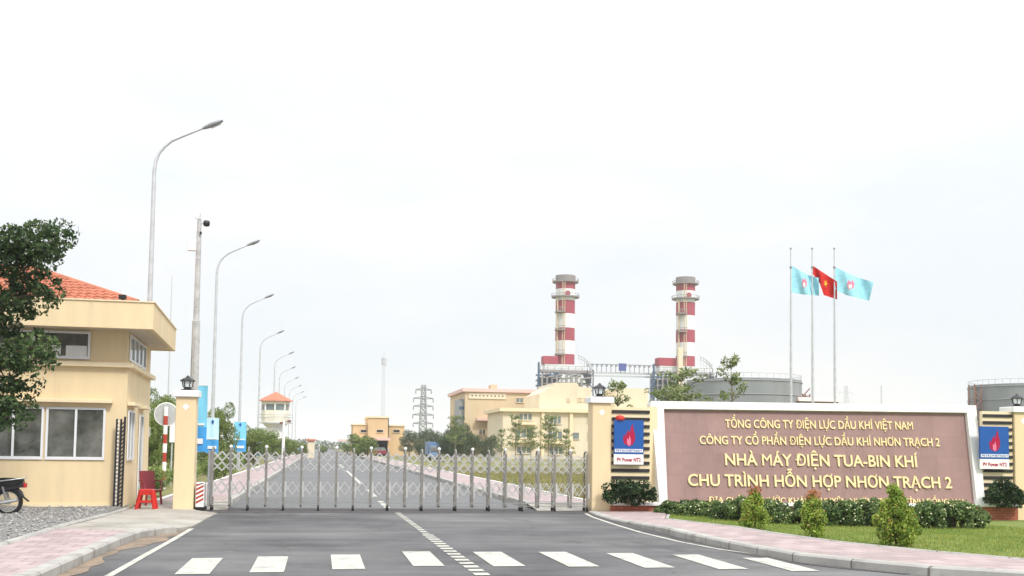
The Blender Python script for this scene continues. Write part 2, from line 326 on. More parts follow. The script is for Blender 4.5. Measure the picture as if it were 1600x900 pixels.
def sheet(pts, z=None):
    mb = MB(); mb.add([(p[0], p[1], z if z is not None else p[2]) for p in pts], [tuple(range(len(pts)))]); return mb
def strip(A, B):                          # two polylines of the same length -> quads
    mb = MB(); n = len(A); mb.add(list(A)+list(B), [(i, n+i, n+i+1, i+1) for i in range(n-1)]); return mb

def leaves(name, m, clumps, n, size, parent=None, seed=0, local=False, flat=0.0, tipfn=None, tint_lo=0.0, shell=0.5):
    """clumps: list of (centre, (rx,ry,rz), weight). Each leaf is one small folded blade (2 triangles)."""
    rg = np.random.default_rng(seed); C = np.array([c for c, r, wt in clumps]); Rr = np.array([r if isinstance(r, (tuple, list)) else (r,)*3 for c, r, wt in clumps]); W = np.array([wt for c, r, wt in clumps], float); W /= W.sum()
    idx = rg.choice(len(C), n, p=W); d = rg.normal(size=(n, 3)); d /= np.linalg.norm(d, axis=1)[:, None]
    rad = rg.random(n)**(1/3.); rad = shell*(0.75+0.3*rg.random(n))+(1-shell)*rad
    p = C[idx]+d*rad[:, None]*Rr[idx]
    if parent and not local:
        inv = np.array(chain(parent).inverted()); p = p@inv[:3, :3].T+inv[:3, 3]
    ax = rg.normal(size=(n, 3))*np.array([1, 1, 1-flat*0.8]); ax /= np.linalg.norm(ax, axis=1)[:, None]
    nr = d*0.8+rg.normal(size=(n, 3))*0.6+np.array([0, 0, 0.5+flat*3]); nr /= np.linalg.norm(nr, axis=1)[:, None]
    sd_ = np.cross(ax, nr); sd_ /= np.linalg.norm(sd_, axis=1)[:, None]+1e-9
    sz = size*(0.6+0.8*rg.random(n))[:, None]
    v = np.stack([p-ax*sz*0.5, p+sd_*sz*0.27, p+ax*sz*0.5-np.cross(ax, sd_)*sz*0.1, p-sd_*sz*0.27], 1).reshape(-1, 3)
    me = bpy.data.meshes.new(name); me.vertices.add(4*n); me.vertices.foreach_set('co', v.ravel())
    me.loops.add(4*n); me.loops.foreach_set('vertex_index', np.arange(4*n, dtype=np.int32))
    me.polygons.add(n); me.polygons.foreach_set('loop_start', np.arange(0, 4*n, 4, dtype=np.int32)); me.polygons.foreach_set('loop_total', np.full(n, 4, dtype=np.int32))
    me.update(calc_edges=True)
    ct = rg.random(len(C))                                    # each clump has its own leaf age
    t = np.clip(tint_lo+0.62*rg.random(n)+0.38*ct[idx], 0, 1)
    if tipfn: t = tipfn(p, t, rg)
    a = me.attributes.new('tint', 'FLOAT', 'FACE'); a.data.foreach_set('value', t.astype(np.float32))
    me.materials.append(M[m] if isinstance(m, str) else m)
    o = bpy.data.objects.new(name, me); COL.objects.link(o)
    if parent: o.parent = parent
    return o

def text_mesh(body, O, ux, uz, width, cap, depth, bold=0.02):
    """real lettering: width and capital height are fitted exactly; ux, uz, n span the sign's plane"""
    vs = []; fs = []
    for want, off in ((0, bold), (1, min(bold, .001))):       # Đ and M keep a thin outline: their strokes cross when swollen
        c = bpy.data.curves.new('t', 'FONT'); c.body = body; c.size = 1; c.offset = off; c.resolution_u = 3
        c.materials.append(M['gold']); c.materials.append(M['white'])
        for ci, chx in enumerate(body): c.body_format[ci].material_index = 1 if chx in 'ĐM' else 0
        o = bpy.data.objects.new('t', c); COL.objects.link(o)
        me = bpy.data.meshes.new_from_object(o); bpy.data.objects.remove(o); bpy.data.curves.remove(c)
        base = len(vs); keep = [p for p in me.polygons if p.material_index == want]; ren = {}
        for p in keep:
            f = []
            for vi in p.vertices:
                if vi not in ren: ren[vi] = base+len(ren); vs.append(me.vertices[vi].co.copy())
                f.append(ren[vi])
            fs.append(tuple(f))
        bpy.data.meshes.remove(me)
    x0 = min(v.x for v in vs); x1 = max(v.x for v in vs); sx = width/(x1-x0); sy = cap/(0.70+bold)
    ux = Vector(ux).normalized(); uz = Vector(uz).normalized(); n = ux.cross(uz).normalized()*1.0
    O = Vector(O); mb = MB(); nv = len(vs)
    back = [O+ux*((v.x-x0)*sx)+uz*(v.y*sy) for v in vs]; front = [p+n*depth for p in back]
    mb.add(front, fs)
    # side walls from boundary edges
    from collections import Counter
    ec = Counter()
    for f in fs:
        for i in range(len(f)): ec[tuple(sorted((f[i], f[(i+1) % len(f)])))] += 1
    side = []
    for f in fs:
        for i in range(len(f)):
            a, b = f[i], f[(i+1) % len(f)]
            if ec[tuple(sorted((a, b)))] == 1: side.append((b, a, nv+a, nv+b))
    mb2 = MB(); o2 = len(mb.v); mb.v += [tuple(p) for p in back]
    for s_ in side: mb.f.append(tuple((i if i < nv else o2+i-nv) for i in s_)); mb.mi.append(0); mb.sm.append(False)
    return mb

# ------------------------------------------------------------------ setting: terrain
def fh(y):                                # footway height: a kerb near the junction, flush at the gate
    t = min(max((y-21.5)/4.0, 0), 1); return 0.14*(1-t)+0.035*t
struct('ground', sheet([(-3000, -60, -0.45), (3000, -60, -0.45), (3000, 4000, -0.45), (-3000, 4000, -0.45)]), 'soil')
mb = MB(); mb.add([(-1500, 29.7, -0.02), (-2.6, 29.7, -0.02), (-2.6, 1500, -0.02), (-1500, 1500, -0.02)], [(0, 1, 2, 3)])
struct('yard', mb, 'soil')
mb = MB(); mb.add([(6.3, 29.7, -0.02), (1500, 29.7, -0.02), (1500, 1500, -0.02), (6.3, 1500, -0.02)], [(0, 1, 2, 3)])
struct('dry_field', mb, 'field')
RC = [(60, 12.0), (24, 12.0), (14, 12.05), (11.2, 12.4), (9.35, 13.25), (8.38, 14.0), (7.85, 14.8), (7.31, 15.8), (7.05, 17.4), (6.94, 19.5), (6.92, 22), (6.98, 25), (7.05, 27.2), (7.2, 28.7)]
LC = [(-60, 11.0), (-14, 11.0), (-6, 11.2), (-4.4, 11.8), (-3.55, 12.6), (-3.26, 13.9), (-3.24, 15.8), (-3.22, 17.4), (-3.2, 19), (-3.1, 20.5), (-2.8, 21.4), (-2.65, 23), (-2.55, 27), (-2.5, 29.0)]
mb = MB(); mb.add([(-80, -30, 0), (80, -30, 0), (80, 12.0, 0), (-80, 11.0, 0)], [(0, 1, 2, 3)])
struct('main_road', mb, 'asphalt')
A = [(x, y, 0) for x, y in LC]; B = [(x+0.02, y, 0) for x, y in RC]
# side road to the gate: resample both edges on the same y stations
def xat(poly, y):
    for (xa, ya), (xb, yb) in zip(poly, poly[1:]):
        if ya <= y <= yb and yb > ya: return xa+(xb-xa)*(y-ya)/(yb-ya)
    return poly[-1][0] if y > poly[-1][1] else poly[1][0]
ys = [12.0, 12.2, 12.5, 13, 13.6, 14.2, 15, 16, 17.5, 19, 20.5, 21.3, 22.5, 24, 26, 28, 29.0]
mb = strip([(xat(LC, y)-0.05, y, 0) for y in ys], [(xat(RC, y)+0.05, y, 0) for y in ys])
struct('side_road', mb, 'asphalt')
struct('corner_asphalt', sheet([(-80, 11.0), (80, 12.0), (14, 12.02), (8.4, 14.0), (-3.5, 14.0), (-60, 11.05)], -0.004), 'asphalt')
struct('gate_strip', sheet([(-3.05, 28.05), (7.3, 28.05), (7.3, 29.95), (-3.05, 29.95)], 0.006), 'asphalt_dk')
struct('inner_road', sheet([(-2.35, 29.0), (5.98, 29.0), (6.3, 1400), (-1.0, 1400)], 0.0), 'asphalt_in')
# kerbs and footways
def ribbon(poly, w0, w1, side):           # offset polyline to a side
    out0, out1 = [], []
    for i, (x, y) in enumerate(poly):
        a = Vector(poly[max(i-1, 0)]); b = Vector(poly[min(i+1, len(poly)-1)]); d = (b-a).normalized(); n = Vector((d.y, -d.x))*side
        out0.append((x+n.x*w0, y+n.y*w0)); out1.append((x+n.x*w1, y+n.y*w1))
    return out0, out1
def kerb(name, poly, side, hfn, w=0.2):
    a, b = ribbon(poly, 0, w, side); c, _ = ribbon(poly, 0.03, 0.03, side)
    n = len(a); mb = MB(); H = [hfn(y) for x, y in poly]
    vs = [(x, y, -0.05) for x, y in a]+[(x, y, h-0.03) for (x, y), h in zip(a, H)]+[(x, y, h) for (x, y), h in zip(c, H)]+[(x, y, h) for (x, y), h in zip(b, H)]
    fs = []
    for r in range(3): fs += [(r*n+i, r*n+i+1, (r+1)*n+i+1, (r+1)*n+i) for i in range(n-1)]
    mb.add(vs, fs); return struct(name, mb, 'kerb')
def dense(poly, step=0.5):
    out = []
    for (xa, ya), (xb, yb) in zip(poly, poly[1:]):
        k = max(1, int(math.hypot(xb-xa, yb-ya)/step)) if math.hypot(xb-xa, yb-ya) < 12 else 6
        out += [(xa+(xb-xa)*i/k, ya+(yb-ya)*i/k) for i in range(k)]
    return out+[poly[-1]]
RCd = dense(RC); LCd = dense(LC[:11]+[(-2.62, 21.55)])
kerb('kerb_right', RCd, 1, fh); kerb('kerb_left', LCd, -1, lambda y: 0.14)
# right footway: kerb inner edge to lawn edge
LE = [(60, 13.6), (24, 13.6), (14, 13.65), (11.7, 14.05), (10.4, 14.8), (9.64, 16.1), (9.2, 17.1), (8.89, 17.95), (8.57, 19.9), (8.4, 22), (8.33, 23.9), (8.3, 25.5), (8.9, 27.2), (9.3, 28.62)]
def par(poly, n):                          # resample by parameter of arc length
    P = [Vector((x, y)) for x, y in poly]; Ls = [0]
    for a, b in zip(P, P[1:]): Ls.append(Ls[-1]+(b-a).length)
    return P, Ls
inner, _ = ribbon(RC, 0.2, 0.2, 1)
A = []; B = []
for i in range(len(RC)-1):
    for k in range(4):
        t = k/4; A.append(tuple(Vector(inner[i]).lerp(Vector(inner[i+1]), t))); B.append(tuple(Vector(LE[i]).lerp(Vector(LE[i+1]), t)))
A.append(inner[-1]); B.append(LE[-1])
o = struct('footway_right', strip([(x, y, fh(y)-0.002) for x, y in A], [(x, y, fh(y)-0.002) for x, y in B]), 'pink')
edge = [(x, y) for x, y in B if y < 27.5]
kerb('lawn_edging', edge, 1, lambda y: fh(y)+0.012, 0.1)
o = [q for q in bpy.data.objects if q.name == 'lawn_edging'][0]; o.data.materials.clear(); o.data.materials.append(M['kerb'])
# left footway
LO = [(-60, 13.0), (-14, 13.0), (-6.6, 13.05), (-5.3, 13.4), (-4.75, 14.2), (-4.64, 15.2), (-4.62, 16.5), (-4.62, 18), (-4.62, 19.5), (-4.62, 21), (-4.62, 21.5), (-4.62, 22.3)]
innl, _ = ribbon(LC[:11]+[(-2.62, 21.55)], 0.2, 0.2, -1)
struct('footway_left', strip([(x, y, 0.138) for x, y in LO[:10]], [(x, y, 0.138) for x, y in innl[:10]]), 'pink')
ap = [(-4.62, 21.0, .139), (-3.28, 20.5, .139), (-2.95, 21.35, .139), (-2.64, 21.6, .09), (-2.5, 23.2, .025), (-2.45, 26.5, .02), (-2.4, 27.6, .02), (-3.0, 28.4, .04), (-3.6, 31.5, .04), (-4.65, 31.5, .05), (-4.62, 28.9, .05), (-4.62, 24.5, .08)]
mb = MB(); cc = (-3.6, 24.6, .075); mb.add([cc]+ap, [(0, 1+i, 1+(i+1) % len(ap)) for i in range(len(ap))]); k_ = len(ap); mb.add([(x, y, z-.001) for x, y, z in ap]+[(x, y, -.1) for x, y, z in ap], [(i, k_+i, k_+(i+1) % k_, (i+1) % k_) for i in range(k_)]); struct('apron', mb, 'concrete')
mb = MB()
ed = dense([(-60, 13.05), (-6.6, 13.1), (-5.3, 13.45), (-4.78, 14.2), (-4.66, 15.2), (-4.66, 28.8)])
kerb('gravel_edging', ed, -1, lambda y: 0.155 if y < 22 else 0.155-0.07*min((y-22)/5, 1), 0.12)
# gutter dirt and drain
gys = [13+i*.25 for i in range(38)]
struct('gutter_dirt', strip([(xat(LC, y)+0.012, y, 0.006) for y in gys], [(min(xat(LC, y)+0.20+0.07*math.sin(y*1.7)+0.05*math.sin(y*5.1)+0.30*math.exp(-((y-20.3)/1.6)**2), -2.56), y, 0.006) for y in gys]), 'dirt')
struct('gutter_dirt_right', strip([(xat(RC, y)-0.2-0.06*math.sin(y*2.1), y, 0.006) for y in ys[5:16]], [(xat(RC, y)-0.012, y, 0.006) for y in ys[5:16]]), 'asphalt_dk')
# gravel forecourt: gently mounded grid
rg = np.random.default_rng(3); mb = MB(); nx, ny = 40, 46
def gravel_h(x, y):
    e = min((-4.8-x)/1.2, (y-13.2)/1.0, 1); return 0.10+0.05*max(0, e)*math.sin(x*0.9+1)*math.cos(y*0.55)+0.03*max(0, e)
for j in range(ny):
    for i in range(nx):
        x = -4.76-(i/(nx-1))**1.5*16; y = 13.9+j/(ny-1)*15.9; mb.v.append((x, y, gravel_h(x, y)))
mb.f = [(j*nx+i, (j+1)*nx+i, (j+1)*nx+i+1, j*nx+i+1) for j in range(ny-1) for i in range(nx-1)]; mb.mi = [0]*len(mb.f); mb.sm = [True]*len(mb.f)
struct('gravel_forecourt', mb, 'gravel')
mb = MB()
for k in range(5200):
    x = -4.85-abs(rg.random())**1.1*5.5; y = 15.5+rg.random()*13.3; r = 0.012+0.028*rg.random()**2; z = gravel_h(x, y)+r*0.4
    a = rg.normal(size=(6, 3))*0.25
    d = [(1, 0, 0), (0, 1, 0), (-1, 0, 0), (0, -1, 0), (0, 0, .8), (0, 0, -.8)]
    mb.add([(x+(d[q][0]+a[q][0])*r, y+(d[q][1]+a[q][1])*r, z+(d[q][2]+a[q][2])*r) for q in range(6)], [(0, 1, 4), (1, 2, 4), (2, 3, 4), (3, 0, 4), (1, 0, 5), (2, 1, 5), (3, 2, 5), (0, 3, 5)])
o = mb.build('gravel_stones', 'stone'); tag(o, 'loose grey gravel in front of the cream gatehouse', 'gravel', kind='stuff')
# lawn, falling gently towards the wall
def lawn_h(x, y):
    t = min(max((y-16)/12.6, 0), 1); return 0.11*(1-t)+t*(0.0-0.2*min(max((x-9.5)/4.5, 0), 1))
mb = MB(); nx, ny = 60, 40
LEy = [p for p in LE[::1]]
for j in range(ny):
    y = 13.7+j/(ny-1)*(28.85-13.7); xl = xat(LE, y)+0.1 if y > 13.7 else 14
    for i in range(nx): x = xl+(i/(nx-1))**1.6*40; mb.v.append((x, y, lawn_h(x, y)))
mb.f = [(j*nx+i, j*nx+i+1, (j+1)*nx+i+1, (j+1)*nx+i) for j in range(ny-1) for i in range(nx-1)]; mb.mi = [0]*len(mb.f); mb.sm = [True]*len(mb.f)
struct('lawn', mb, 'lawn')
M['blade'] = leafmat('grass_blade', [(0, (0.13, 0.20, 0.035)), (0.5, (0.24, 0.33, 0.06)), (0.9, (0.36, 0.36, 0.10)), (1, (0.62, 0.50, 0.10))])
def grass(name, pts, h, label, m='blade', wd=0.006):
    n = len(pts); P = np.array(pts); g = np.random.default_rng(5); th = g.random(n)*6.28; hh = h*(0.5+g.random(n)); w_ = wd*(0.7+0.6*g.random(n))
    dx = np.cos(th)*w_; dy = np.sin(th)*w_; lx = g.normal(size=n)*hh*0.4; ly = g.normal(size=n)*hh*0.4
    v = np.stack([P-np.stack([dx, dy, 0*dx], 1), P+np.stack([dx, dy, 0*dx], 1), P+np.stack([lx, ly, hh], 1)], 1).reshape(-1, 3)
    me = bpy.data.meshes.new(name); me.vertices.add(3*n); me.vertices.foreach_set('co', v.ravel()); me.loops.add(3*n); me.loops.foreach_set('vertex_index', np.arange(3*n, dtype=np.int32))
    me.polygons.add(n); me.polygons.foreach_set('loop_start', np.arange(0, 3*n, 3, dtype=np.int32)); me.polygons.foreach_set('loop_total', np.full(n, 3, dtype=np.int32)); me.update(calc_edges=True)
    pn = 0.5+0.5*np.sin(P[:, 0]*2.1+1.3*np.sin(P[:, 1]*1.7))*np.sin(P[:, 1]*1.9+P[:, 0]*.6)
    t = np.clip(0.6*g.random(n)+0.4*pn, 0, 1); yl = (g.random(n) < np.clip((P[:, 0]-10.5)*0.03, 0, .14)*(P[:, 1] < 19)); t[yl] = 1
    a = me.attributes.new('tint', 'FLOAT', 'FACE'); a.data.foreach_set('value', t.astype(np.float32)); me.materials.append(M[m])
    o = bpy.data.objects.new(name, me); COL.objects.link(o); return tag(o, label, 'grass', kind='stuff')
pts = []
while len(pts) < 60000:
    y = 14.2+rg.random()**0.9*14.3; xl = xat(LE, y)+0.12; x = xl+rg.random()*8.5
    pts.append((x, y, lawn_h(x, y)))
grass('lawn_grass', pts, 0.045, 'short green lawn grass between the pink footway and the sign wall')
M['dry_blade'] = leafmat('dry_grass_blade', [(0, (0.13, 0.15, 0.045)), (0.5, (0.27, 0.25, 0.09)), (1, (0.45, 0.36, 0.16))])
pts = []
while len(pts) < 40000:
    y = 31+rg.random()**1.5*60; x = 8.0+rg.random()*22
    pts.append((x, y, -0.02))
grass('field_grass', pts, 0.16, 'dry yellowish field grass inside the gate on the right', 'dry_blade', 0.02)

# inner footways behind the gate
def inner_walk(name, x0a, x0b, x1a, x1b, y0=31.0):
    mb = MB(); k = 40; Y = [y0+(320-y0)*(i/k)**1.6 for i in range(k+1)]
    f0 = lambda y: x0a+(x0b-x0a)*(y-30)/290; f1 = lambda y: x1a+(x1b-x1a)*(y-30)/290
    mb.add([(f0(y), y, .14) for y in Y]+[(f1(y), y, .14) for y in Y], [(i, k+1+i, k+2+i, i+1) for i in range(k)]); return mb
struct('inner_footway_left', inner_walk('', -4.25, -3.5, -2.55, -1.8), 'pink'); struct('inner_footway_right', inner_walk('', 6.15, 7.0, 7.95, 8.9), 'pink')
for nm, xa, xb in (('inner_kerb_left', -2.55, -1.8), ('inner_kerb_right', 5.93, 6.78)):
    mb = MB(); mb.hull([(xa, 30.9, -.04), (xa+.2, 30.9, -.04), (xb+.2, 320, -.04), (xb, 320, -.04)], [(xa, 30.9, .15), (xa+.2, 30.9, .15), (xb+.2, 320, .15), (xb, 320, .15)]); struct(nm, mb, 'kerb')
for nm, x, wd in (('footway_edging_left', -4.4, .12), ('footway_edging_right', 7.97, .12)):
    mb = MB(); mb.hull([(x, 31, -.03), (x+wd, 31, -.03), (x+wd+.85, 320, -.03), (x+.85, 320, -.03)], [(x, 31, .165), (x+wd, 31, .165), (x+wd+.85, 320, .165), (x+.85, 320, .165)]); struct(nm, mb, 'white')
struct('threshold_left', sheet([(-4.7, 29.2, .004), (-2.3, 29.2, .004), (-2.3, 31.03, .148), (-4.7, 31.03, .148)]), 'concrete')
struct('threshold_right', sheet([(5.9, 29.2, .004), (9.2, 29.2, .004), (9.2, 31.03, .148), (5.9, 31.03, .148)]), 'concrete')
struct('inner_verge_left', sheet([(-60, 31.2, .0), (-4.42, 31.2, .0), (-3.6, 320, .0), (-60, 320, .0)]), 'field')

# painted markings
mb = MB(); Z = 0.008
zs = [(-1.81, 14.8, 16.85, .44), (-.87, 14.95, 17.05, .45), (.22, 15.25, 17.3, .45), (1.36, 15.6, 17.75, .45), (2.50, 15.5, 17.65, .47), (3.58, 15.4, 17.6, .46), (4.65, 15.2, 17.35, .46), (5.68, 14.95, 17.05, .45), (6.66, 14.65, 16.5, .42)]
for i, (x, y0, y1, wd) in enumerate(zs):
    mb = sheet([(x, y0), (x+wd, y0), (x+wd, y1), (x, y1)], Z); struct('crossing_stripe', mb, 'paint')
mb = MB(); y = 12.6
while y < 28.0:
    x = 2.18-(y-15)*0.012; W0 = .105 if y < 21 else .07; mb.add([(x-W0, y, Z), (x+W0, y, Z), (x+W0, y+.27, Z), (x-W0, y+.27, Z)], [(0, 1, 2, 3)]); y += 0.46
struct('centre_line', mb, 'paint')
mb = MB()
for y0, y1 in ((30.2, 34), (37, 43), (49, 75), (85, 100), (112, 125), (140, 170)):
    mb.add([(1.9-.08, y0, Z), (1.9+.08, y0, Z), (1.9+.08, y1, Z), (1.9-.08, y1, Z)], [(0, 1, 2, 3)])
struct('inner_centre_line', mb, 'paint')
A = [(-2.62, 13.2), (-2.56, 17), (-2.5, 20), (-2.47, 22.7)]
struct('edge_line_left', strip([(x-.052, y, Z) for x, y in A], [(x+.052, y, Z) for x, y in A]), 'paint')
A = [(7.15, 17.05), (6.85, 17.9), (6.62, 19.5), (6.54, 21.7), (6.62, 24.2), (6.77, 26.6), (6.95, 28.0)]
struct('edge_line_right', strip([(x-.045, y, Z) for x, y in A], [(x+.045, y, Z) for x, y in A]), 'paint')

# ------------------------------------------------------------------ gatehouse
H = thing('gatehouse', 'cream two-level gatehouse with red tiled hip roof, left of the gate', 'gatehouse', (-4.85, 29.0, 0), R(2.5))
W_, Dp = -8.2, 5.45
def hb(name, mb, m, parent=H): return mb.build(name, m, parent, local=True)
mb = MB(); mb.box(W_, 0, 0, Dp, -.05, 3.62); mb.box(W_, -0.02, .02, Dp-.02, 3.74, 4.6); hb('wall', mb, 'cream')
mb = MB(); mb.box(W_, .02, -.03, -.002, -.05, .16); hb('plinth', mb, 'cream_trim')
mb = MB(); mb.bbox(W_-.12, .14, -.14, Dp+.12, 3.62, 3.74, .015); hb('string_course', mb, 'cream_trim')
rf = MB(); x0, x1, y0, y1 = W_-.6, .68, -.95, 5.62
rf.box(x0, x1, y0, y0+.1, 4.53, 5.19); rf.box(x1-.1, x1, y0+.1, y1-.1, 4.53, 5.19); rf.box(x0, x0+.1, y0+.1, y1-.1, 4.53, 5.19); rf.box(x0, x1, y1-.1, y1, 4.53, 5.19)
fas = hb('fascia', rf, 'cream')
mb = MB(); mb.box(x0-.02, x1+.03, y0-.03, y0+.13, 5.19, 5.225); mb.box(x1-.13, x1+.03, y0+.13, y1, 5.19, 5.225); hb('coping', mb, 'cream_trim', fas)
mb = MB(); mb.box(x0+.1, x1-.1, y0+.1, y1-.1, 4.56, 4.66); hb('soffit', mb, 'soffit')
# corrugated tile roof: hip planes with raised tile courses
rb = thing  # (kept simple: four hip faces with rows of tiles)
ex0, ex1, ey0, ey1, ez = W_-.2, .25, -.55, 5.1, 5.2
rx0, rx1, ry, rz = W_+2.0, -2.75, 2.25, 6.35
tm = MB(); tm.smooth = False
def tiles(tm, a, b, c, d, nu, nv):       # a,b eave; d,c ridge ; builds stepped rows with rounded pan profile
    a, b, c, d = map(Vector, (a, b, c, d)); nrm = (b-a).cross(d-a).normalized()
    for j in range(nv):
        for i in range(nu):
            cols = []
            for (s_, lift) in ((0, 0.0), (.25, .05), (.5, .065), (.75, .05), (1, 0.0)):
                u = (i+s_)/nu
                for v_, l2 in ((j/nv, .03), ((j+1)/nv, 0.0)):
                    p = a.lerp(b, u).lerp(d.lerp(c, u), v_)+nrm*(lift+l2); cols.append(p)
            tm.add(cols, [(2*k, 2*k+2, 2*k+3, 2*k+1) for k in range(4)]+[(0, 2, 4, 6, 8)])
tiles(tm, (ex0, ey0, ez), (ex1, ey0, ez), (rx1, ry, rz), (rx0, ry, rz), 38, 11)
tiles(tm, (ex1, ey0, ez), (ex1, ey1, ez), (rx1, ry, rz), (rx1, ry, rz), 26, 11)
tm.add([(ex0, ey0, ez), (rx0, ry, rz), (ex0, ey1, ez)], [(0, 1, 2)]); tm.add([(ex0, ey1, ez), (rx0, ry, rz), (rx1, ry, rz), (ex1, ey1, ez)], [(0, 1, 2, 3)])
roof = hb('tile_roof', tm, 'tile')
mb = MB(); mb.tube([(ex1, ey0, ez+.05), (rx1, ry, rz+.05)], .07, 8); mb.tube([(ex1, ey1, ez+.05), (rx1, ry, rz+.05)], .07, 8); mb.tube([(rx0, ry, rz+.05), (rx1, ry, rz+.05)], .07, 8); hb('ridge_tile', mb, 'tile', roof)
def window(x0, x1, z0, z1, n, y=0.0, top=None, name='window'):
    g = MB(); g.use('glass'); g.box(x0+.04, x1-.04, y-.012, y+.05, z0+.04, z1-.04)
    f = hb(name, g, None)
    m_ = MB(); t = .055; m_.box(x0, x1, y-.04, y-.013, z0, z0+t+.02); m_.box(x0, x1, y-.04, y-.013, z1-t, z1)
    for k in range(n+1):
        xx = x0+(x1-x0-t)*k/n; m_.box(xx, xx+t, y-.045, y-.0135, z0+t+.02, z1-t)
    hb('frame', m_, 'upvc', f); return f
window(-1.90, -.49, 1.26, 2.58, 2); window(-3.36, -1.95, 1.26, 2.58, 2); window(-4.82, -3.41, 1.26, 2.58, 2)
mb = MB(); mb.bbox(-5.0, -.33, -.2, -.002, 2.70, 2.78, .01); hb('window_canopy', mb, 'cream_trim')
uw = window(-3.6, -.92, 3.80, 4.50, 2)
mb = MB(); mb.box(-2.2, -1.62, -.018, -.0125, 3.87, 4.14); mb.box(-1.5, -1.0, -.018, -.0125, 3.87, 4.14); mb.box(-3.5, -2.3, -.018, -.0125, 3.87, 4.14); hb('pane_daylight', mb, 'pane_daylight', uw)  # added pale panels imitate daylight in the lower half of the panes
def sidewin(y0, y1, z0, z1, n, gm='glass_mid', name='window', x=0.0):
    g = MB(); g.use(gm); g.box(x-.04, x+.012, y0+.04, y1-.04, z0+.04, z1-.04); f = hb(name, g, None)
    m_ = MB(); t = .055; m_.box(x+.013, x+.04, y0, y1, z0, z0+t); m_.box(x+.013, x+.04, y0, y1, z1-t, z1)
    for k in range(n+1):
        yy = y0+(y1-y0-t)*k/n; m_.box(x+.0135, x+.045, yy, yy+t, z0+t, z1-t)
    hb('frame', m_, 'upvc', f); return f
sidewin(.25, 3.9, 3.82, 4.5, 4, x=-.02); sidewin(.25, 1.5, 1.25, 2.55, 2)
d = sidewin(2.7, 3.6, .05, 2.5, 1, 'glass_mid', 'door')
mb = MB(); mb.tube([(.06, 2.85, 1.0), (.06, 2.85, 1.25)], .015, 6); hb('handle', mb, 'steel_lt', d)
mb = MB(); mb.bbox(.002, .2, .12, 1.65, 2.66, 2.74, .01); mb.bbox(.002, .2, 2.55, 3.8, 2.66, 2.74, .01); hb('door_canopy', mb, 'cream_trim')
# roof edge spotlight
g = gy(191, 468, 28.15)
t = thing('floodlight', 'small black floodlight on the gatehouse fascia at the foot of the tiled roof', 'floodlight', (g.x, 28.2, 5.225))
mb = MB(); mb.box(g.x-.03, g.x+.03, 28.17, 28.23, 5.225, 5.27); mb.build('bracket', 'black', t); mb = MB(); mb.bbox(g.x-.09, g.x+.09, 28.13, 28.25, 5.27, 5.38, .01); mb.build('housing', 'black', t)

# folded black security grille standing at the house corner
c0 = gz(184, 797, .1)
t = thing('folding_grille', 'folded black metal security grille with white rungs standing at the corner of the gatehouse', 'grille', (-4.86, 28.72, .08))
mb = MB(); 
for x in (-5.03, -4.93, -4.84): mb.bar((x, 28.72, .08), (x+.01, 28.74, 2.3+(.06 if x > -4.9 else 0)), .045, .06)
mb.build('post', 'black', t)
mb = MB()
for k in range(22): mb.box(-5.0, -4.96, 28.71, 28.75, .16+k*.098, .205+k*.098)
mb.build('rung', 'white', t)
mb = MB()
for k in range(21): mb.bar((-4.92, 28.73, .14+k*.1), (-4.85, 28.73, .22+k*.1), .015, .03)
mb.build('lattice', 'black', t)

# ------------------------------------------------------------------ pillars with lanterns
def pillar(label, xc, wd, ztop, z0):
    y0, y1 = 28.72, 28.72+wd; yc = (y0+y1)/2
    t = thing('gate_pillar', label, 'pillar', (xc, yc, z0), 0, 'cream gate pillars')
    mb = MB(); mb.bbox(xc-wd/2, xc+wd/2, y0, y1, z0, ztop-.16, .012); sh = mb.build('shaft', 'cream', t)
    mb = MB(); mb.hull([(xc+dx*.09, y0-.006, ztop-.42+dz*.09) for dx, dz in ((-1, 0), (0, -1), (1, 0), (0, 1))][::-1], [(xc+dx*.09, y0-.001, ztop-.42+dz*.09) for dx, dz in ((-1, 0), (0, -1), (1, 0), (0, 1))][::-1]); mb.build('diamond_inlay', 'white', sh)
    mb = MB(); mb.bbox(xc-wd/2-.07, xc+wd/2+.07, y0-.07, y1+.07, ztop-.16, ztop, .015); mb.build('cap', 'white', t)
    l = thing('lantern', 'black lantern with pale glass on top of the '+label.split(' pillar')[0]+' pillar', 'lantern', (xc, yc, ztop), 0, 'lanterns on the gate pillars')
    mb = MB(); mb.lathe((xc, yc, ztop), [(.17, 0), (.17, .03), (.09, .05), (.09, .07), (.12, .09)], 6); mb.build('base', 'black', l)
    mb = MB(); mb.lathe((xc, yc, ztop), [(.105, .09), (.14, .24)], 6); mb.build('glass', 'lglass', l)
    mb = MB(); mb.lathe((xc, yc, ztop), [(.19, .24), (.2, .255), (.13, .31), (.06, .34), (.03, .38), (0.001, .40)], 6)
    for k in range(6):
        a = math.pi/3*k; mb.bar((xc+.11*math.cos(a), yc+.11*math.sin(a), ztop+.085), (xc+.145*math.cos(a), yc+.145*math.sin(a), ztop+.245), .02)
    mb.build('roof', 'black', l); return t
pillar('cream gate pillar at the gatehouse end of the folding gate', -3.36, .5, 3.06, 0.0)
pillar('cream gate pillar between the folding gate and the left logo fence', 7.56, .52, 3.12, 0.0)
pillar('cream pillar beyond the right logo fence at the picture edge', 20.25, .56, 3.1, -.35)

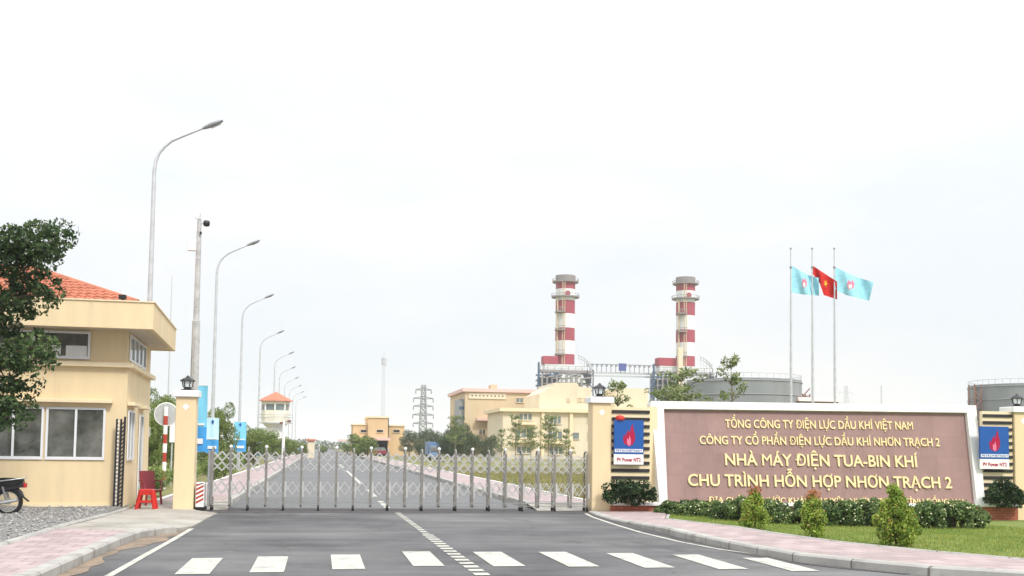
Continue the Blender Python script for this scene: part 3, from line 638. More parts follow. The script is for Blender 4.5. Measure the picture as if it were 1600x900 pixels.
# ------------------------------------------------------------------ folding gate (one thing)
GY = 29.0
G = thing('folding_gate', 'closed stainless steel folding lattice gate across the road, with red and white striped motor box', 'gate', (2.1, GY, 0))
gx0, gx1 = gy(332, 750, GY).x, gy(915, 750, GY).x; NP = 23; step = (gx1-gx0)/(NP-1)
arms = MB(); chainm = MB()
for i in range(NP):
    x = gx0+i*step
    p = MB()
    p.bar((x, GY-.16, .12), (x, GY-.16, 1.55), .055, .04, (0, 1, 0)); p.bar((x, GY+.16, .12), (x, GY+.16, 1.55), .045, .035, (0, 1, 0))
    p.tube([(x, GY-.16, 1.53), (x, GY-.13, 1.60), (x, GY, 1.625), (x, GY+.13, 1.60), (x, GY+.16, 1.53)], .024, 6)
    p.bar((x, GY-.18, .12), (x, GY+.18, .12), .05, .05)
    po = p.build('post', 'steel', G)
    q = MB(); q.bar((x+.05, GY-.175, .36), (x+.05, GY-.175, .76), .045, .02, (0, 1, 0)); q.build('sleeve', 'steel_lt', po)
    if i % 2 == 1:
        q = MB(); q.lathe((x, GY-.1, 1.60), [(.001, 0), (.034, .015), (.045, .045), (.034, .075), (.001, .09)], 10, smooth=True); q.build('finial', 'white', po)
    if i % 2 == 0:
        [(lambda q: (q.disc((x, GY+sg*.17, .06), (1, 0, 0), .055, .05, 12), q.build('wheel', 'rubber', po)))(MB()) for sg in (-1, 1)]
    if i < NP-1:
        x2 = x+step
        for yy in (GY-.15, GY+.15):
            for za, zb in ((1.52, 1.27), (1.27, 1.52), (1.25, 1.02), (1.02, 1.25), (.76, .42), (.42, .76)):
                e = .004 if za > zb else -.004
                arms.bar((x, yy+e, za), (x+step/2, yy+e, zb+(za-zb)*.02), .020, .010, (0, 1, 0)); arms.bar((x+step/2, yy-e, zb), (x2, yy-e, za), .020, .010, (0, 1, 0))
            pass
        chainm.bar((x, GY-.17, .22), (x2, GY-.17, .22), .022, .022); chainm.bar((x, GY-.17, .14), (x2, GY-.17, .14), .016, .016)
arms.build('lattice_arms', 'steel_mid', G); chainm.build('lower_rail', 'galv_dk', G)
hx0, hx1 = gy(306, 780, GY-.15).x, gy(319, 780, GY-.15).x
mb = MB(); mb.bbox(hx0, hx1, GY-.25, GY+.25, .1, .72, .02); hd = mb.build('motor_box', 'white', G)
mb = MB()
for k in range(5):
    z = .18+k*.11; pol = [(hx0+.01, z), (hx1-.01, z+.1), (hx1-.01, min(z+.155, .7)), (hx0+.01, z+.055)]; mb.prism(pol, GY-.256, GY-.2505)
mb.build('hazard_stripe', 'stripe_red', hd)
mb = MB(); mb.bbox(hx0-.01, hx1+.03, GY-.27, GY+.27, .02, .1, .01); mb.build('chassis', 'rubber', G)
mb = MB(); mb.bar((hx1+.1, GY-.15, .1), (hx1+.1, GY-.15, 1.5), .06, .06); mb.bar((hx1+.1, GY+.15, .1), (hx1+.1, GY+.15, 1.5), .06, .06); mb.bar((hx1+.1, GY-.15, 1.5), (hx1+.1, GY+.15, 1.5), .06); mb.build('end_frame', 'galv_dk', G)

# ------------------------------------------------------------------ sign wall
def SP(Z): return 28.70+(Z-.25)*.18
def onsign(px, py, off=0.0):
    r = ray(px, py)   # y = 28.70+off+(Z-.25)*.18
    t = (28.70+off+(CH-.25)*.18)/(r.y-.18*r.z); return Vector((r.x*t, r.y*t, CH+r.z*t))
sn = Vector((0, -1, .18)).normalized()
SG = thing('entrance_sign', 'long mauve granite sign wall with gold lettering in a white frame, right of the gate', 'sign', (14, 28.8, -.2))
OUT = [onsign(1015, 628), onsign(1521, 635), onsign(1536, 792), onsign(1028.5, 787)]
INN = [onsign(1035, 640), onsign(1507, 646), onsign(1523, 792), onsign(1041, 787)]
def slab(poly, f, b): 
    mb = MB(); n = len(poly); P1 = [p+sn*f for p in poly]; P2 = [p+sn*b for p in poly]
    mb.add(P1+P2, [tuple(range(n-1, -1, -1)), tuple(range(n, 2*n))]+[(i, (i+1) % n, n+(i+1) % n, n+i) for i in range(n)]); return mb
o0, o1, o2, o3 = OUT; i0, i1, i2, i3 = INN
mb = slab([o0, o1, i1, i0], .13, -.25); m2 = slab([o0, i0, i3, o3], .13, -.25); m3 = slab([i1, o1, o2, i2], .13, -.25)
for m_ in (m2, m3): mb.add(m_.v, m_.f)
mb.build('frame', 'white', SG)
slab([i0-Vector((.05, 0, -.05)), i1+Vector((.05, 0, .05)), i2+Vector((.05, 0, -.1)), i3-Vector((.05, 0, .1))], .0, -.2).build('granite_panel', 'granite', SG)
# joints between granite slabs: fine grooves shown as thin darker strips
mb = MB(); 
LINES = [('TỔNG CÔNG TY ĐIỆN LỰC DẦU KHÍ VIỆT NAM', (1133, 668.5), (1426, 671.5), 13.0, .010),
         ('CÔNG TY CỔ PHẦN ĐIỆN LỰC DẦU KHÍ NHƠN TRẠCH 2', (1093, 694), (1468, 697.5), 13.0, .010),
         ('NHÀ MÁY ĐIỆN TUA-BIN KHÍ', (1133, 727), (1434, 730), 18.5, .012),
         ('CHU TRÌNH HỖN HỢP NHƠN TRẠCH 2', (1075, 759), (1487, 763), 18.5, .012),
         ('ĐỊA CHỈ: XÃ PHƯỚC KHÁNH, HUYỆN NHƠN TRẠCH, TỈNH ĐỒNG NAI', (1107, 786), (1505, 789), 9.5, .004)]
for body, a, b, cap, bold in LINES:
    A_ = onsign(*a); B_ = onsign(*b); C_ = onsign(a[0], a[1]-cap); wd = (B_-A_).length
    o = text_mesh(body, A_+sn*.003, B_-A_, (C_-A_)-(C_-A_).dot((B_-A_).normalized())*(B_-A_).normalized(), wd, (C_-A_).length, .035, bold)
    o.build('lettering', 'gold', SG)
# wall base: brick plinth and white ledge under the sign and both fence bays
BW = thing('brick_plinth', 'low red brick plinth with white ledge running under the sign wall and logo fences', 'low wall', (14, 28.9, -.3))
mb = MB(); mb.box(7.82, 19.97, 28.62, 29.15, -.45, .19); mb.build('brickwork', 'brick', BW)
mb = MB(); mb.bbox(7.82, 19.97, 28.55, 29.2, .19, .27, .01); mb.build('ledge', 'white', BW)

def logo_sign(px0, px1, py0, py1, label):
    a = gy(px0, py0, 28.60); b = gy(px1, py1, 28.60); x0, x1, z1, z0 = a.x, b.x, a.z, b.z; wd = x1-x0; ht = z1-z0; y = 28.60
    t = thing('logo_board', label, 'sign', ((x0+x1)/2, y, z0), 0, 'blue flame logo boards on the fences')
    zs_ = z0+ht*.235
    mb = MB(); mb.box(x0, x1, y, y+.06, zs_, z1); bp = mb.build('blue_panel', 'logo_blue', t)
    mb = MB(); mb.box(x0, x1, y, y+.06, z0, zs_-.006); wp = mb.build('white_panel', 'white', t)
    cx = x0+wd*.5; s_ = ht/1.2
    def fl(pts, m, yy):
        mm = MB(); mm.prism([(cx+px*s_, zs_+.21*s_+pz*s_) for px, pz in pts], yy-.004, yy); mm.build('flame', m, bp)
    fl([(0, 0), (.10, .04), (.165, .15), (.17, .30), (.12, .47), (.10, .62), (.05, .50), (.02, .36), (-.02, .44), (-.08, .34), (-.09, .27), (-.14, .31), (-.17, .2), (-.13, .07)][::1], 'logo_red', y-.001)
    fl([(0, .0), (.05, .06), (.05, .18), (.015, .30), (-.01, .18), (-.06, .22), (-.06, .07)], 'logo_pink', y-.0055)
    mm = MB(); mm.box(x0+.02, x1-.02, y-.003, y, zs_+.05*s_, zs_+.135*s_); band = mm.build('name_band', 'white', bp)
    text_mesh('PETROVIETNAM', (x0+.05, y-.0035, zs_+.066*s_), (1, 0, 0), (0, 0, 1), wd-.10, .055*s_, .003, .02).build('lettering', 'logo_blue', bp)
    text_mesh('PV Power NT2', (x0+.08, y-.001, z0+.08*s_), (1, 0, 0), (0, 0, 1), wd-.16, .105*s_, .004, .03).build('lettering', 'logo_red', wp)
def fence_bay(label, x0, x1, z1):
    t = thing('slat_fence', label, 'fence', ((x0+x1)/2, 28.85, .27), 0, 'slatted fence bays beside the sign')
    mb = MB(); mb.box(x0, x1, 28.80, 28.92, .271, z1); mb.build('panel', 'cream_trim', t)
    k = 0; z = z1-.13; mb = MB()
    while z > .4: mb.box(x0+.02, x1-.02, 28.765, 28.797, z-.04, z+.045); z -= .20; k += 1
    mb.build('slats', 'slat', t); return t
fence_bay('cream fence bay with dark slats between the gate pillar and the sign', 7.84, 8.95, 2.86)
t = thing('fence_post', 'narrow cream post between the left slatted fence and the white sign frame', 'post', (9.0, 28.9, .27)); mb = MB(); mb.box(8.97, 9.2, 28.93, 29.15, .272, 2.9); mb.build('shaft', 'cream_trim', t)
fence_bay('cream fence bay with dark slats between the sign and the far right pillar', 18.98, 19.95, 2.95)
logo_sign(960, 1005.5, 656, 726, 'blue board with red flame and white name panel on the left fence')
logo_sign(1531, 1577, 666, 733, 'blue board with red flame and white name panel on the right fence')
a = gy(968, 652, 28.7); t = thing('alarm_beacon', 'small red alarm beacon on top of the left blue logo board', 'beacon', (a.x, 28.7, a.z-.05)); mb = MB(); mb.lathe((a.x, 28.66, a.z-.08), [(.12, 0), (.14, .05), (.09, .12), (.001, .14)], 12, smooth=True); mb.build('dome', 'red', t)

# ------------------------------------------------------------------ plants near the sign
def shrub(name, label, x, y, z, rx, ry, h, n, size, m, seed, flowers=0, group=None, tip=None, cone=False):
    t = thing(name, label, 'topiary' if cone else 'shrub', (x, y, z), 0, group); rs = random.Random(seed)
    mb = MB()
    for k in range(6):
        a = rs.random()*6.28; mb.tube([(x, y, z-.05), (x+.15*rx*math.cos(a), y+.15*ry*math.sin(a), z+h*.35), (x+.5*rx*math.cos(a), y+.5*ry*math.sin(a), z+h*.7)], [.02, .014, .006], 5)
    mb.build('stems', 'bark', t)
    cl = []
    if cone:
        for k in range(60):
            f = rs.random(); rr = rx*(1-f**3.0)*(.70+.28*math.sin(min(f*4, 1.57)))*(.85+.25*rs.random()); a = rs.random()*6.28; q = rr*(.55+.35*rs.random())
            cl.append(((x+q*math.cos(a), y+q*math.sin(a), z+h*(.07+.86*f)), (.11*rx/.35,)*3, 1))
        cl.append(((x, y, z+h*.5), (rx*.45, rx*.45, h*.4), 10))
    else:
        for k in range(30):
            a = rs.random()*6.28; q = rs.random()**.6*.8; f = rs.random()
            cl.append(((x+rx*q*math.cos(a), y+ry*q*math.sin(a), z+h*(.10+.74*f*(1-.35*q))), (rx*.30, ry*.32, h*.2), 1))
    leaves('foliage', m, cl, n, size, t, seed, tipfn=tip)
    if flowers:
        mb = MB()
        for k in range(flowers):
            c, r, _ = rs.choice(cl); d = Vector((rs.uniform(-1, 1), -1-rs.random(), rs.uniform(-.3, 1.2))).normalized(); p = Vector(c)+Vector((d.x*r[0], d.y*r[1], d.z*r[2]))*1.1
            s_ = .014+.014*rs.random()
            mb.add([p+Vector(v)*s_ for v in ((1, 0, 0), (-1, 0, 0), (0, 1, 0), (0, -1, 0), (0, 0, 1), (0, 0, -1))], [(0, 2, 4), (2, 1, 4), (1, 3, 4), (3, 0, 4), (2, 0, 5), (1, 2, 5), (3, 1, 5), (0, 3, 5)])
        mb.build('flowers', 'petal', t)
    return t
def conetip(h, z):
    def f(p, t, rgn):
        t = t*.86; e = rgn.random(len(t)) < .06; t[e] = .9+.1*rgn.random(e.sum()); return t
    return f
# flowering bed in front of the sign
hp = [(1052, 806, .62, 785), (1092, 810, .7, 786), (1132, 816, .72, 783), (1165, 819, .62, 776), (1215, 822, .75, 783), (1258, 823, .65, 786), (1300, 824, .7, 781), (1333, 824, .6, 783), (1372, 824, .72, 779), (1418, 824, .7, 781), (1462, 824, .72, 782), (1503, 824, .7, 784), (1530, 823, .5, 789)]
hp = [(a, b, c_*(1.0+.22*math.sin(i_*2.3)), t_-(5+4*math.sin(i_*1.9) if i_ > 0 else 3)) for i_, (a, b, c_, t_) in enumerate(hp)]
ordn = ['first', 'second', 'third', 'fourth', 'fifth', 'sixth', 'seventh', 'eighth', 'ninth', 'tenth', 'eleventh', 'twelfth', 'thirteenth', 'fourteenth']
for i, (px, py, rx, top) in enumerate(hp):
    g = gz(px, py+1, -.05); z = lawn_h(g.x, g.y) if g.x > 9.6 else 0.02
    h = gy(px, top, g.y).z-z
    tl = {0: 'leftmost', len(hp)-1: 'rightmost'}.get(i, ordn[i])
    shrub('bedding_shrub', f'low flowering green shrub, {tl} {"" if "most" in tl else "from the left "}in the bed before the sign', g.x, g.y+.3, z, rx*.66, .5, h*.98, 3800, .075, 'leaf_hedge', 40+i, 20, 'flowering bed shrubs before the sign')
for (px, py, top, wpx, n, lab, tipm) in ((1184, 826, 766, 25, 4200, 'tall loose topiary bush with orange tips under the letters, at the footway edge', 1), (1277, 840, 773, 25, 5200, 'dense conical bush with orange-red crown standing mid-lawn before the sign', 1), (1411, 855, 766, 37, 9500, 'largest rounded bright green bush nearest the right footway', 0)):
    g = gz(px, py, .1); z = lawn_h(g.x, g.y); h = gy(px, top, g.y).z-z; rx = wpx/FPX*g.y*1.0
    t = shrub('topiary_bush', lab, g.x, g.y+.2, z, rx, rx, h, n, .055, 'leaf_cone', px, 0, 'clipped bushes on the lawn', conetip(h, z), True)
    if tipm: leaves('new_shoots', 'leaf_tip', [((g.x+.05*k-.08, g.y+.18, z+h*(.98+.03*(k % 2))), (rx*.3, rx*.3, .09), 1) for k in range(4)], 150, .055, t, px+1)
    else: leaves('new_shoots', 'leaf_cone', [((g.x-.08, g.y+.18, z+h*1.0), (rx*.3, rx*.3, .12), 1)], 220, .06, t, px+1)
# dark shrubs on the ledge behind
def shrub_px(name, lab, px0, px1, top, y, z, n, seed, m='leaf_dark'):
    a = gy(px0, top, y); b = gy(px1, top, y); return shrub(name, lab, (a.x+b.x)/2, y, z, (b.x-a.x)/2*.98, .28, (a.z-z)*1.0, n, .085, m, seed)
shrub_px('dark_shrub', 'dark green bushy shrub under the left blue logo board', 940, 1026, 742, 28.35, .24, 3400, 90)
shrub_px('dark_shrub', 'dark green bushy shrub under the right blue logo board', 1538, 1604, 742, 28.35, .24, 3400, 91)

# ------------------------------------------------------------------ big tree at left, in front of the gatehouse
T = thing('broadleaf_tree', 'dark leafy broadleaf tree reaching into the picture in front of the gatehouse', 'tree', (-8.3, 24.2, .1))
mb = MB(); tx, ty = -8.3, 24.2
mb.tube([(tx, ty, 0), (tx+.05, ty, 1.2), (tx-.05, ty+.05, 2.3), (tx+.1, ty, 3.4), (tx+.2, ty, 4.6), (tx+.25, ty, 5.6)], [.17, .14, .12, .09, .06, .03], 10)
lims = []
rs = random.Random(5)
for k in range(16):
    a = k*2.4; z0_ = 2.0+k*.22; r_ = 1.9*(1-.35*abs(k-8)/8); e = Vector((tx+r_*math.cos(a), ty+r_*.9*math.sin(a), z0_+.7+.5*rs.random())); m_ = Vector((tx+.5*r_*math.cos(a), ty+.45*r_*math.sin(a), z0_+.45))
    mb.tube([(tx+.05, ty, z0_), m_, e], [.05, .035, .012], 6); lims.append((m_, e))
for tgt in ((85, 375), (95, 365), (70, 400), (60, 470), (75, 455), (60, 540), (40, 600), (62, 560), (30, 640), (15, 650)):
    e = gy(tgt[0], tgt[1], 24.0+rs.uniform(-.5, .5)); mb.tube([(tx+.1, ty, e.z-.9), ((tx+e.x)/2, 24.1, e.z-.35), e], [.045, .03, .008], 6); lims.append((Vector(((tx+e.x)/2, 24.1, e.z-.35)), e))
mb.build('trunk', 'bark', T)
cl = []
for m_, e in lims:
    cl.append((tuple(e), (.42, .42, .34), 1)); cl.append((tuple(m_.lerp(e, .5)), (.4, .4, .32), .9))
TC = [(20, 372, 26), (55, 360, 20), (80, 362, 13), (45, 395, 25), (78, 395, 18), (90, 378, 9), (10, 410, 28), (65, 425, 15), (35, 440, 22), (20, 470, 24), (62, 452, 12), (78, 462, 9), (45, 490, 13), (12, 510, 22), (30, 540, 20), (10, 560, 24), (50, 545, 16), (65, 560, 11), (78, 555, 8), (35, 570, 14), (15, 600, 18), (35, 605, 9), (8, 630, 16), (28, 635, 9), (0, 655, 12), (88, 440, 6), (60, 520, 9)]
for px, py, rp in TC:
    e = gy(px, py, 24.2+rs.uniform(-.6, .6)); r_ = rp/FPX*24.5; cl.append((tuple(e), (r_, r_, r_*.8), rp*rp/230.))
for k in range(60):
    a = rs.random()*6.28; ph = rs.uniform(-.9, 1); q = (1-ph*ph*.8)**.5
    cx_, cy_ = tx-.2+1.75*q*math.cos(a)*rs.random()**.4, ty+1.7*q*math.sin(a)*rs.random()**.4
    cl.append(((min(cx_, -6.9), cy_, 4.2+ph*2.2), (.45, .45, .36), 1.1))
leaves('crown', 'leaf', cl, 25000, .105, T, 11, shell=.35)

# ------------------------------------------------------------------ motorbike (rear end in view)
bx, by, bz = -6.62, 25.3, .1
t = thing('motorbike', 'black motorbike parked on the gravel at the left edge, rear wheel towards the gate', 'motorbike', (bx-.6, by, bz))
def wheel(x):
    mb = MB(); mb.torus((x, by, bz+.29), (0, 1, 0), .26, .045, 28, 8); ty_ = mb.build('tyre', 'rubber', t)
    mb = MB(); mb.torus((x, by, bz+.29), (0, 1, 0), .215, .014, 28, 6)
    for k in range(18):
        a = k*math.pi/9; mb.bar((x, by+(.03 if k % 2 else -.03), bz+.29), (x+.215*math.cos(a), by, bz+.29+.215*math.sin(a)), .005)
    mb.disc((x, by, bz+.29), (0, 1, 0), .055, .1, 14); mb.build('rim', 'steel_lt', ty_)
wheel(bx); wheel(bx-1.22)
mb = MB(); prof = [(.18, .66), (.30, .76), (.24, .80), (-.15, .81), (-.55, .74), (-.62, .66), (-.45, .62), (0, .63)]
mb.prism([(bx+p, bz+q) for p, q in prof][::-1], by-.12, by+.12); mb.build('seat', 'rubber', t)
mb = MB(); mb.prism([(bx+p, bz+q) for p, q in [(.33, .62), (.30, .74), (-.2, .66), (-.6, .66), (-.72, .5), (-.95, .42), (-1.05, .62), (-1.0, .95), (-.93, .95), (-.8, .5), (-.6, .34), (-.3, .36), (-.1, .52)]], by-.085, by+.085); mb.build('body', 'black', t)
mb = MB(); mb.tube([(bx+.30*math.cos(a), by, bz+.29+.33*math.sin(a)) for a in [R(x) for x in (150, 120, 90, 60, 35, 15)]], .05, 8); mb.build('rear_fender', 'black', t)
mb = MB(); mb.bar((bx+.28, by, bz+.42), (bx+.42, by, bz+.30), .14, .012); mb.build('mud_flap', 'rubber', t)
mb = MB(); mb.bbox(bx+.27, bx+.36, by-.08, by+.08, bz+.6, bz+.70, .01); mb.build('tail_light', 'red', t)
mb = MB(); mb.tube([(bx-.3, by-.14, bz+.72), (bx+.28, by-.13, bz+.80), (bx+.36, by, bz+.82), (bx+.28, by+.13, bz+.80), (bx-.3, by+.14, bz+.72)], .013, 6); mb.build('grab_rail', 'steel_lt', t)
mb = MB(); mb.tube([(bx-.6, by-.13, bz+.26), (bx-.2, by-.15, bz+.26), (bx+.22, by-.15, bz+.34)], [.025, .045, .04], 10); mb.build('exhaust', 'steel_lt', t)
mb = MB(); mb.tube([(bx+.0, by-.11, bz+.29), (bx-.1, by-.11, bz+.62)], .025, 8); mb.tube([(bx, by+.11, bz+.29), (bx-.1, by+.11, bz+.62)], .025, 8); mb.bar((bx, by-.08, bz+.29), (bx-.55, by-.08, bz+.32), .04, .05); mb.bar((bx-.5, by-.12, bz+.34), (bx-.5, by+.25, bz+.05), .02); mb.build('swing_arm', 'galv_dk', t)
mb = MB(); mb.bbox(bx-.78, bx-.42, by-.12, by+.12, bz+.2, bz+.46, .03); mb.build('engine', 'galv_dk', t)
mb = MB(); mb.tube([(bx-1.22, by-.08, bz+.29), (bx-1.0, by-.08, bz+.9)], .022, 8); mb.tube([(bx-1.22, by+.08, bz+.29), (bx-1.0, by+.08, bz+.9)], .022, 8); mb.build('fork', 'steel_lt', t)
mb = MB(); mb.tube([(bx-.85, by-.34, bz+.98), (bx-.97, by-.12, bz+1.0), (bx-.97, by+.12, bz+1.0), (bx-.85, by+.34, bz+.98)], .016, 8); mb.build('handlebar', 'black', t)
mb = MB(); mb.lathe((bx-1.06, by, bz+.86), [(.001, -.09), (.08, -.05), (.09, 0), (.08, .05), (.001, .09)], 12, smooth=True); mb.build('headlight', 'lglass', t)

# ------------------------------------------------------------------ plastic chair and stool
c = Vector((gy(232, 779, 30.3).x, 30.3, .04))
t = thing('plastic_chair', 'maroon plastic chair with high back standing behind the red stool beside the gatehouse', 'chair', (c.x, 30.3, .04))
cx, cy, cz = c.x, 30.35, .04
mb = MB(); mb.bbox(cx-.24, cx+.30, cy-.22, cy+.22, cz+.40, cz+.44, .015); mb.build('seat', 'maroonpl', t)
mb = MB(); mb.hull([(cx-.24, cy-.2, cz+.44), (cx-.20, cy-.2, cz+.44), (cx-.20, cy+.2, cz+.44), (cx-.24, cy+.2, cz+.44)], [(cx-.36, cy-.2, cz+.92), (cx-.33, cy-.2, cz+.92), (cx-.33, cy+.2, cz+.92), (cx-.36, cy+.2, cz+.92)]); mb.build('backrest', 'maroonpl', t)
for sx_, sy_ in ((-1, -1), (-1, 1), (1, -1), (1, 1)):
    mb = MB(); mb.bar((cx+.02+sx_*.2, cy+sy_*.18, cz+.40), (cx+.02+sx_*.25, cy+sy_*.21, cz), .045, .045); mb.build('leg', 'maroonpl', t)
for s_ in (-1, 1):
    mb = MB(); mb.tube([(cx-.29, cy+s_*.22, cz+.66), (cx+.1, cy+s_*.24, cz+.66), (cx+.2, cy+s_*.22, cz+.42)], .02, 6); mb.build('armrest', 'maroonpl', t)
t.rotation_euler.z = R(-62)
c = gy(229, 790, 28.6); cx, cy, cz = c.x, 28.6, .05
t = thing('plastic_stool', 'bright red square plastic stool beside the gatehouse wall', 'stool', (cx, cy, cz))
mb = MB(); mb.bbox(cx-.17, cx+.17, cy-.17, cy+.17, cz+.46, cz+.50, .02); mb.build('seat', 'redpl', t)
for sx_, sy_ in ((-1, -1), (-1, 1), (1, -1), (1, 1)):
    mb = MB(); mb.bar((cx+sx_*.14, cy+sy_*.14, cz+.46), (cx+sx_*.22, cy+sy_*.2, cz), .085, .05); mb.build('leg', 'redpl', t)
mb = MB(); mb.box(cx-.165, cx+.165, cy-.165, cy+.165, cz+.36, cz+.459); mb.bar((cx-.18, cy-.17, cz+.2), (cx+.18, cy-.17, cz+.2), .03, .06); mb.build('apron', 'redpl', t)

# ------------------------------------------------------------------ red-white post with round mirror
x, y = -5.62, 42.0
t = thing('traffic_mirror', 'round grey traffic mirror on a red and white banded post behind the gatehouse', 'traffic mirror', (x, y, 0))
mb = MB()
for k in range(9): mb.use('stripe_red' if k % 2 else 'white'); mb.tube([(x, y, k*.34), (x, y, (k+1)*.34)], .075, 12, cap=False)
mb.build('post', None, t)
mb = MB(); mb.disc((x, y+.12, 2.78), (0, 1, .05), .41, .04, 32); md = mb.build('mirror', 'galv', t)
mb = MB(); mb.torus((x, y+.12, 2.78), (0, 1, .05), .42, .025, 32, 6); mb.build('rim', 'white', md)
g = gy(277, 672, 46)
t = thing('notice_board', 'small white notice board on posts between the traffic mirror and the gate pillar', 'notice board', (g.x, 46, 0))
mb = MB(); mb.bbox(g.x-.3, g.x+.35, 46, 46.05, 1.75, 2.85, .01); mb.build('board', 'white', t); mb = MB(); mb.bar((g.x-.2, 46.08, 0), (g.x-.2, 46.08, 2.8), .05); mb.bar((g.x+.25, 46.08, 0), (g.x+.25, 46.08, 2.8), .05); mb.build('post', 'galv', t)

# ------------------------------------------------------------------ CCTV mast
x, y = -3.53, 32.0
t = thing('camera_mast', 'tall tapered grey camera mast rising behind the left gate pillar', 'camera mast', (x, y, 0))
mb = MB(); mb.lathe((x, y, 0), [(.14, 0), (.12, 3.0), (.11, 5.2), (.085, 5.22), (.07, 7.6), (.055, 8.15)], 8); mb.build('mast', 'conc_pole', t)
mb = MB()
for k in range(14): mb.lathe((x, y, .5+k*.5), [(.146-k*.0055, 0), (.146-k*.0055, .03)], 8)
mb.build('band', 'galv', t)
mb = MB(); mb.bbox(x-.3, x-.06, y-.1, y+.1, 7.22, 7.52, .02); mb.build('junction_box', 'white', t)
mb = MB(); mb.bar((x, y, 8.0), (x+.2, y, 8.05), .04); mb.bar((x, y, 8.05), (x-.12, y, 8.2), .03); mb.bar((x, y, 8.1), (x+.02, y, 8.3), .03); mb.build('bracket', 'galv', t)
mb = MB(); mb.lathe((x+.2, y, 7.93), [(.001, 0), (.08, .02), (.1, .1), (.08, .17), (.001, .19)], 12, smooth=True); mb.build('dome_camera', 'black', t)
mb = MB(); mb.lathe((x+.06, y-.1, 7.68), [(.03, 0), (.03, .08)], 8); mb.build('sensor', 'black', t)

# ------------------------------------------------------------------ street lamps
LH = 12.0
lp = thing('street_lamp', '', 'street lamp', (0, 0, 0), 0, 'street lamps left of the inner road')
mb = MB(); arc = [(0, 0, 10.3), (.03, 0, 10.6), (.12, 0, 10.88), (.3, 0, 11.12), (.5, 0, 11.30), (.8, 0, 11.46), (1.15, 0, 11.63), (1.5, 0, 11.80)]
mb.tube([(0, 0, 0), (0, 0, 5), (0, 0, 10.3)], [.11, .085, .062], 10); mb.build('pole', 'galv', lp)
mb = MB(); mb.tube(arc, [.058, .055, .052, .05, .047, .044, .04, .036], 8); ar = mb.build('arm', 'galv', lp)
mb = MB(); 
a = Vector((1.42, 0, 11.76)); b = Vector((2.06, 0, 12.06)); d = (b-a).normalized(); u = Vector((-d.z, 0, d.x))
def rg8(p, w_, h_): return [p+Vector((0, w_*math.cos(k*math.pi/4), 0))+u*h_*math.sin(k*math.pi/4) for k in range(8)]
rings = [rg8(a, .04, .035), rg8(a.lerp(b, .15), .08, .06), rg8(a.lerp(b, .45), .13, .085), rg8(a.lerp(b, .85), .12, .06), rg8(b, .05, .03)]
vs = [p for r_ in rings for p in r_]; mb.smooth = True; mb.add(vs, [(i*8+k, i*8+(k+1) % 8, (i+1)*8+(k+1) % 8, (i+1)*8+k) for i in range(4) for k in range(8)]+[tuple(range(8)), tuple(range(39, 31, -1))])
hd = mb.build('lamp_head', 'galv_dk', lp)
mb = MB(); mb.add([a.lerp(b, .4)-u*.09+Vector((0, .08, 0)), a.lerp(b, .4)-u*.09-Vector((0, .08, 0)), a.lerp(b, .85)-u*.075-Vector((0, .08, 0)), a.lerp(b, .85)-u*.075+Vector((0, .08, 0))], [(0, 1, 2, 3)]); mb.build('diffuser', 'lglass', hd)
mb = MB(); mb.box(-.2, .2, -.2, .2, 0, .18); mb.build('base', 'kerb', lp)
mb = MB(); mb.bar((0, 0, 1.9), (.0, 0, 2.2), .26, .22); mb.build('control_box', 'galv', lp)
LY = [36.0, 56, 76, 100, 122.5, 145.5, 168, 190, 212, 235]
lx = [-5.42, -5.25, -5.35, -5.4, -5.0, -5.3, -5.3, -5.2, -5.1, -5.0]
wh = ['tallest in view, rising behind the gatehouse roof', 'second nearest, behind the camera mast', 'third nearest, left of the watchtower', 'fourth nearest, just left of the watchtower', 'fifth in the receding row', 'sixth in the receding row', 'seventh in the receding row', 'eighth in the receding row', 'ninth in the receding row', 'farthest and smallest of the receding row']
for i, (yy, xx) in enumerate(zip(LY, lx)): place(lp, i > 0, (xx, yy, -.02), 0, 'grey curved-arm street lamp, '+wh[i], None, 1.015 if i == 0 else 1.0)

# ------------------------------------------------------------------ banners
def banner(px0, px1, py0, py1, y, label, m, m2):
    a = gy(px0, py0, y); b = gy(px1, py1, y); cx = (a.x+b.x)/2; wd = (b.x-a.x)/2; z1, z0 = a.z, b.z
    t = thing('street_banner', label, 'banner', (cx, y, 0), 0, 'blue banners along the inner footway')
    n = 10; mb = MB(); mb.smooth = True
    P = [(cx-wd+2*wd*i/n, y-.02*math.sin(i*.9+j*.5)-.02, z0+(z1-z0)*j/8) for j in range(9) for i in range(n+1)]
    F = [(j*(n+1)+i, j*(n+1)+i+1, (j+1)*(n+1)+i+1, (j+1)*(n+1)+i) for j in range(8) for i in range(n)]
    mb.use(m); mb.v = P
    for q, f in enumerate(F):
        mb.use(m2 if (q//n) in (0, 1, 2) else m); mb.f.append(f); mb.mi.append(mb.cur); mb.sm.append(True)
    cl_ = mb.build('cloth', None, t)
    mm = MB(); mm.prism([(cx-.12*wd*2, z1-.18), (cx, z1-.34), (cx+.12*wd*2, z1-.18), (cx, z1-.06)], y-.062, y-.055); mm.build('emblem', 'logo_blue', cl_)
    mm = MB(); mm.box(cx-wd*.8, cx+wd*.8, y-.066, y-.058, z0+(z1-z0)*.40, z0+(z1-z0)*.43); mm.box(cx-wd*.7, cx+wd*.7, y-.066, y-.058, z0+(z1-z0)*.12, z0+(z1-z0)*.2); mm.build('stripe', 'white', cl_)
    mb = MB(); mb.tube([(cx-wd, y, z1), (cx+wd, y, z1)], .015, 6); mb.tube([(cx-wd, y, z0), (cx+wd, y, z0)], .015, 6); mb.tube([(cx, y+.04, 0), (cx, y+.04, z1+.03)], .025, 8); mb.build('stand', 'galv', t)
banner(290, 322, 602, 706, 33.5, 'large sky-blue banner partly hidden behind the left gate pillar', 'banner', 'banner_deep')
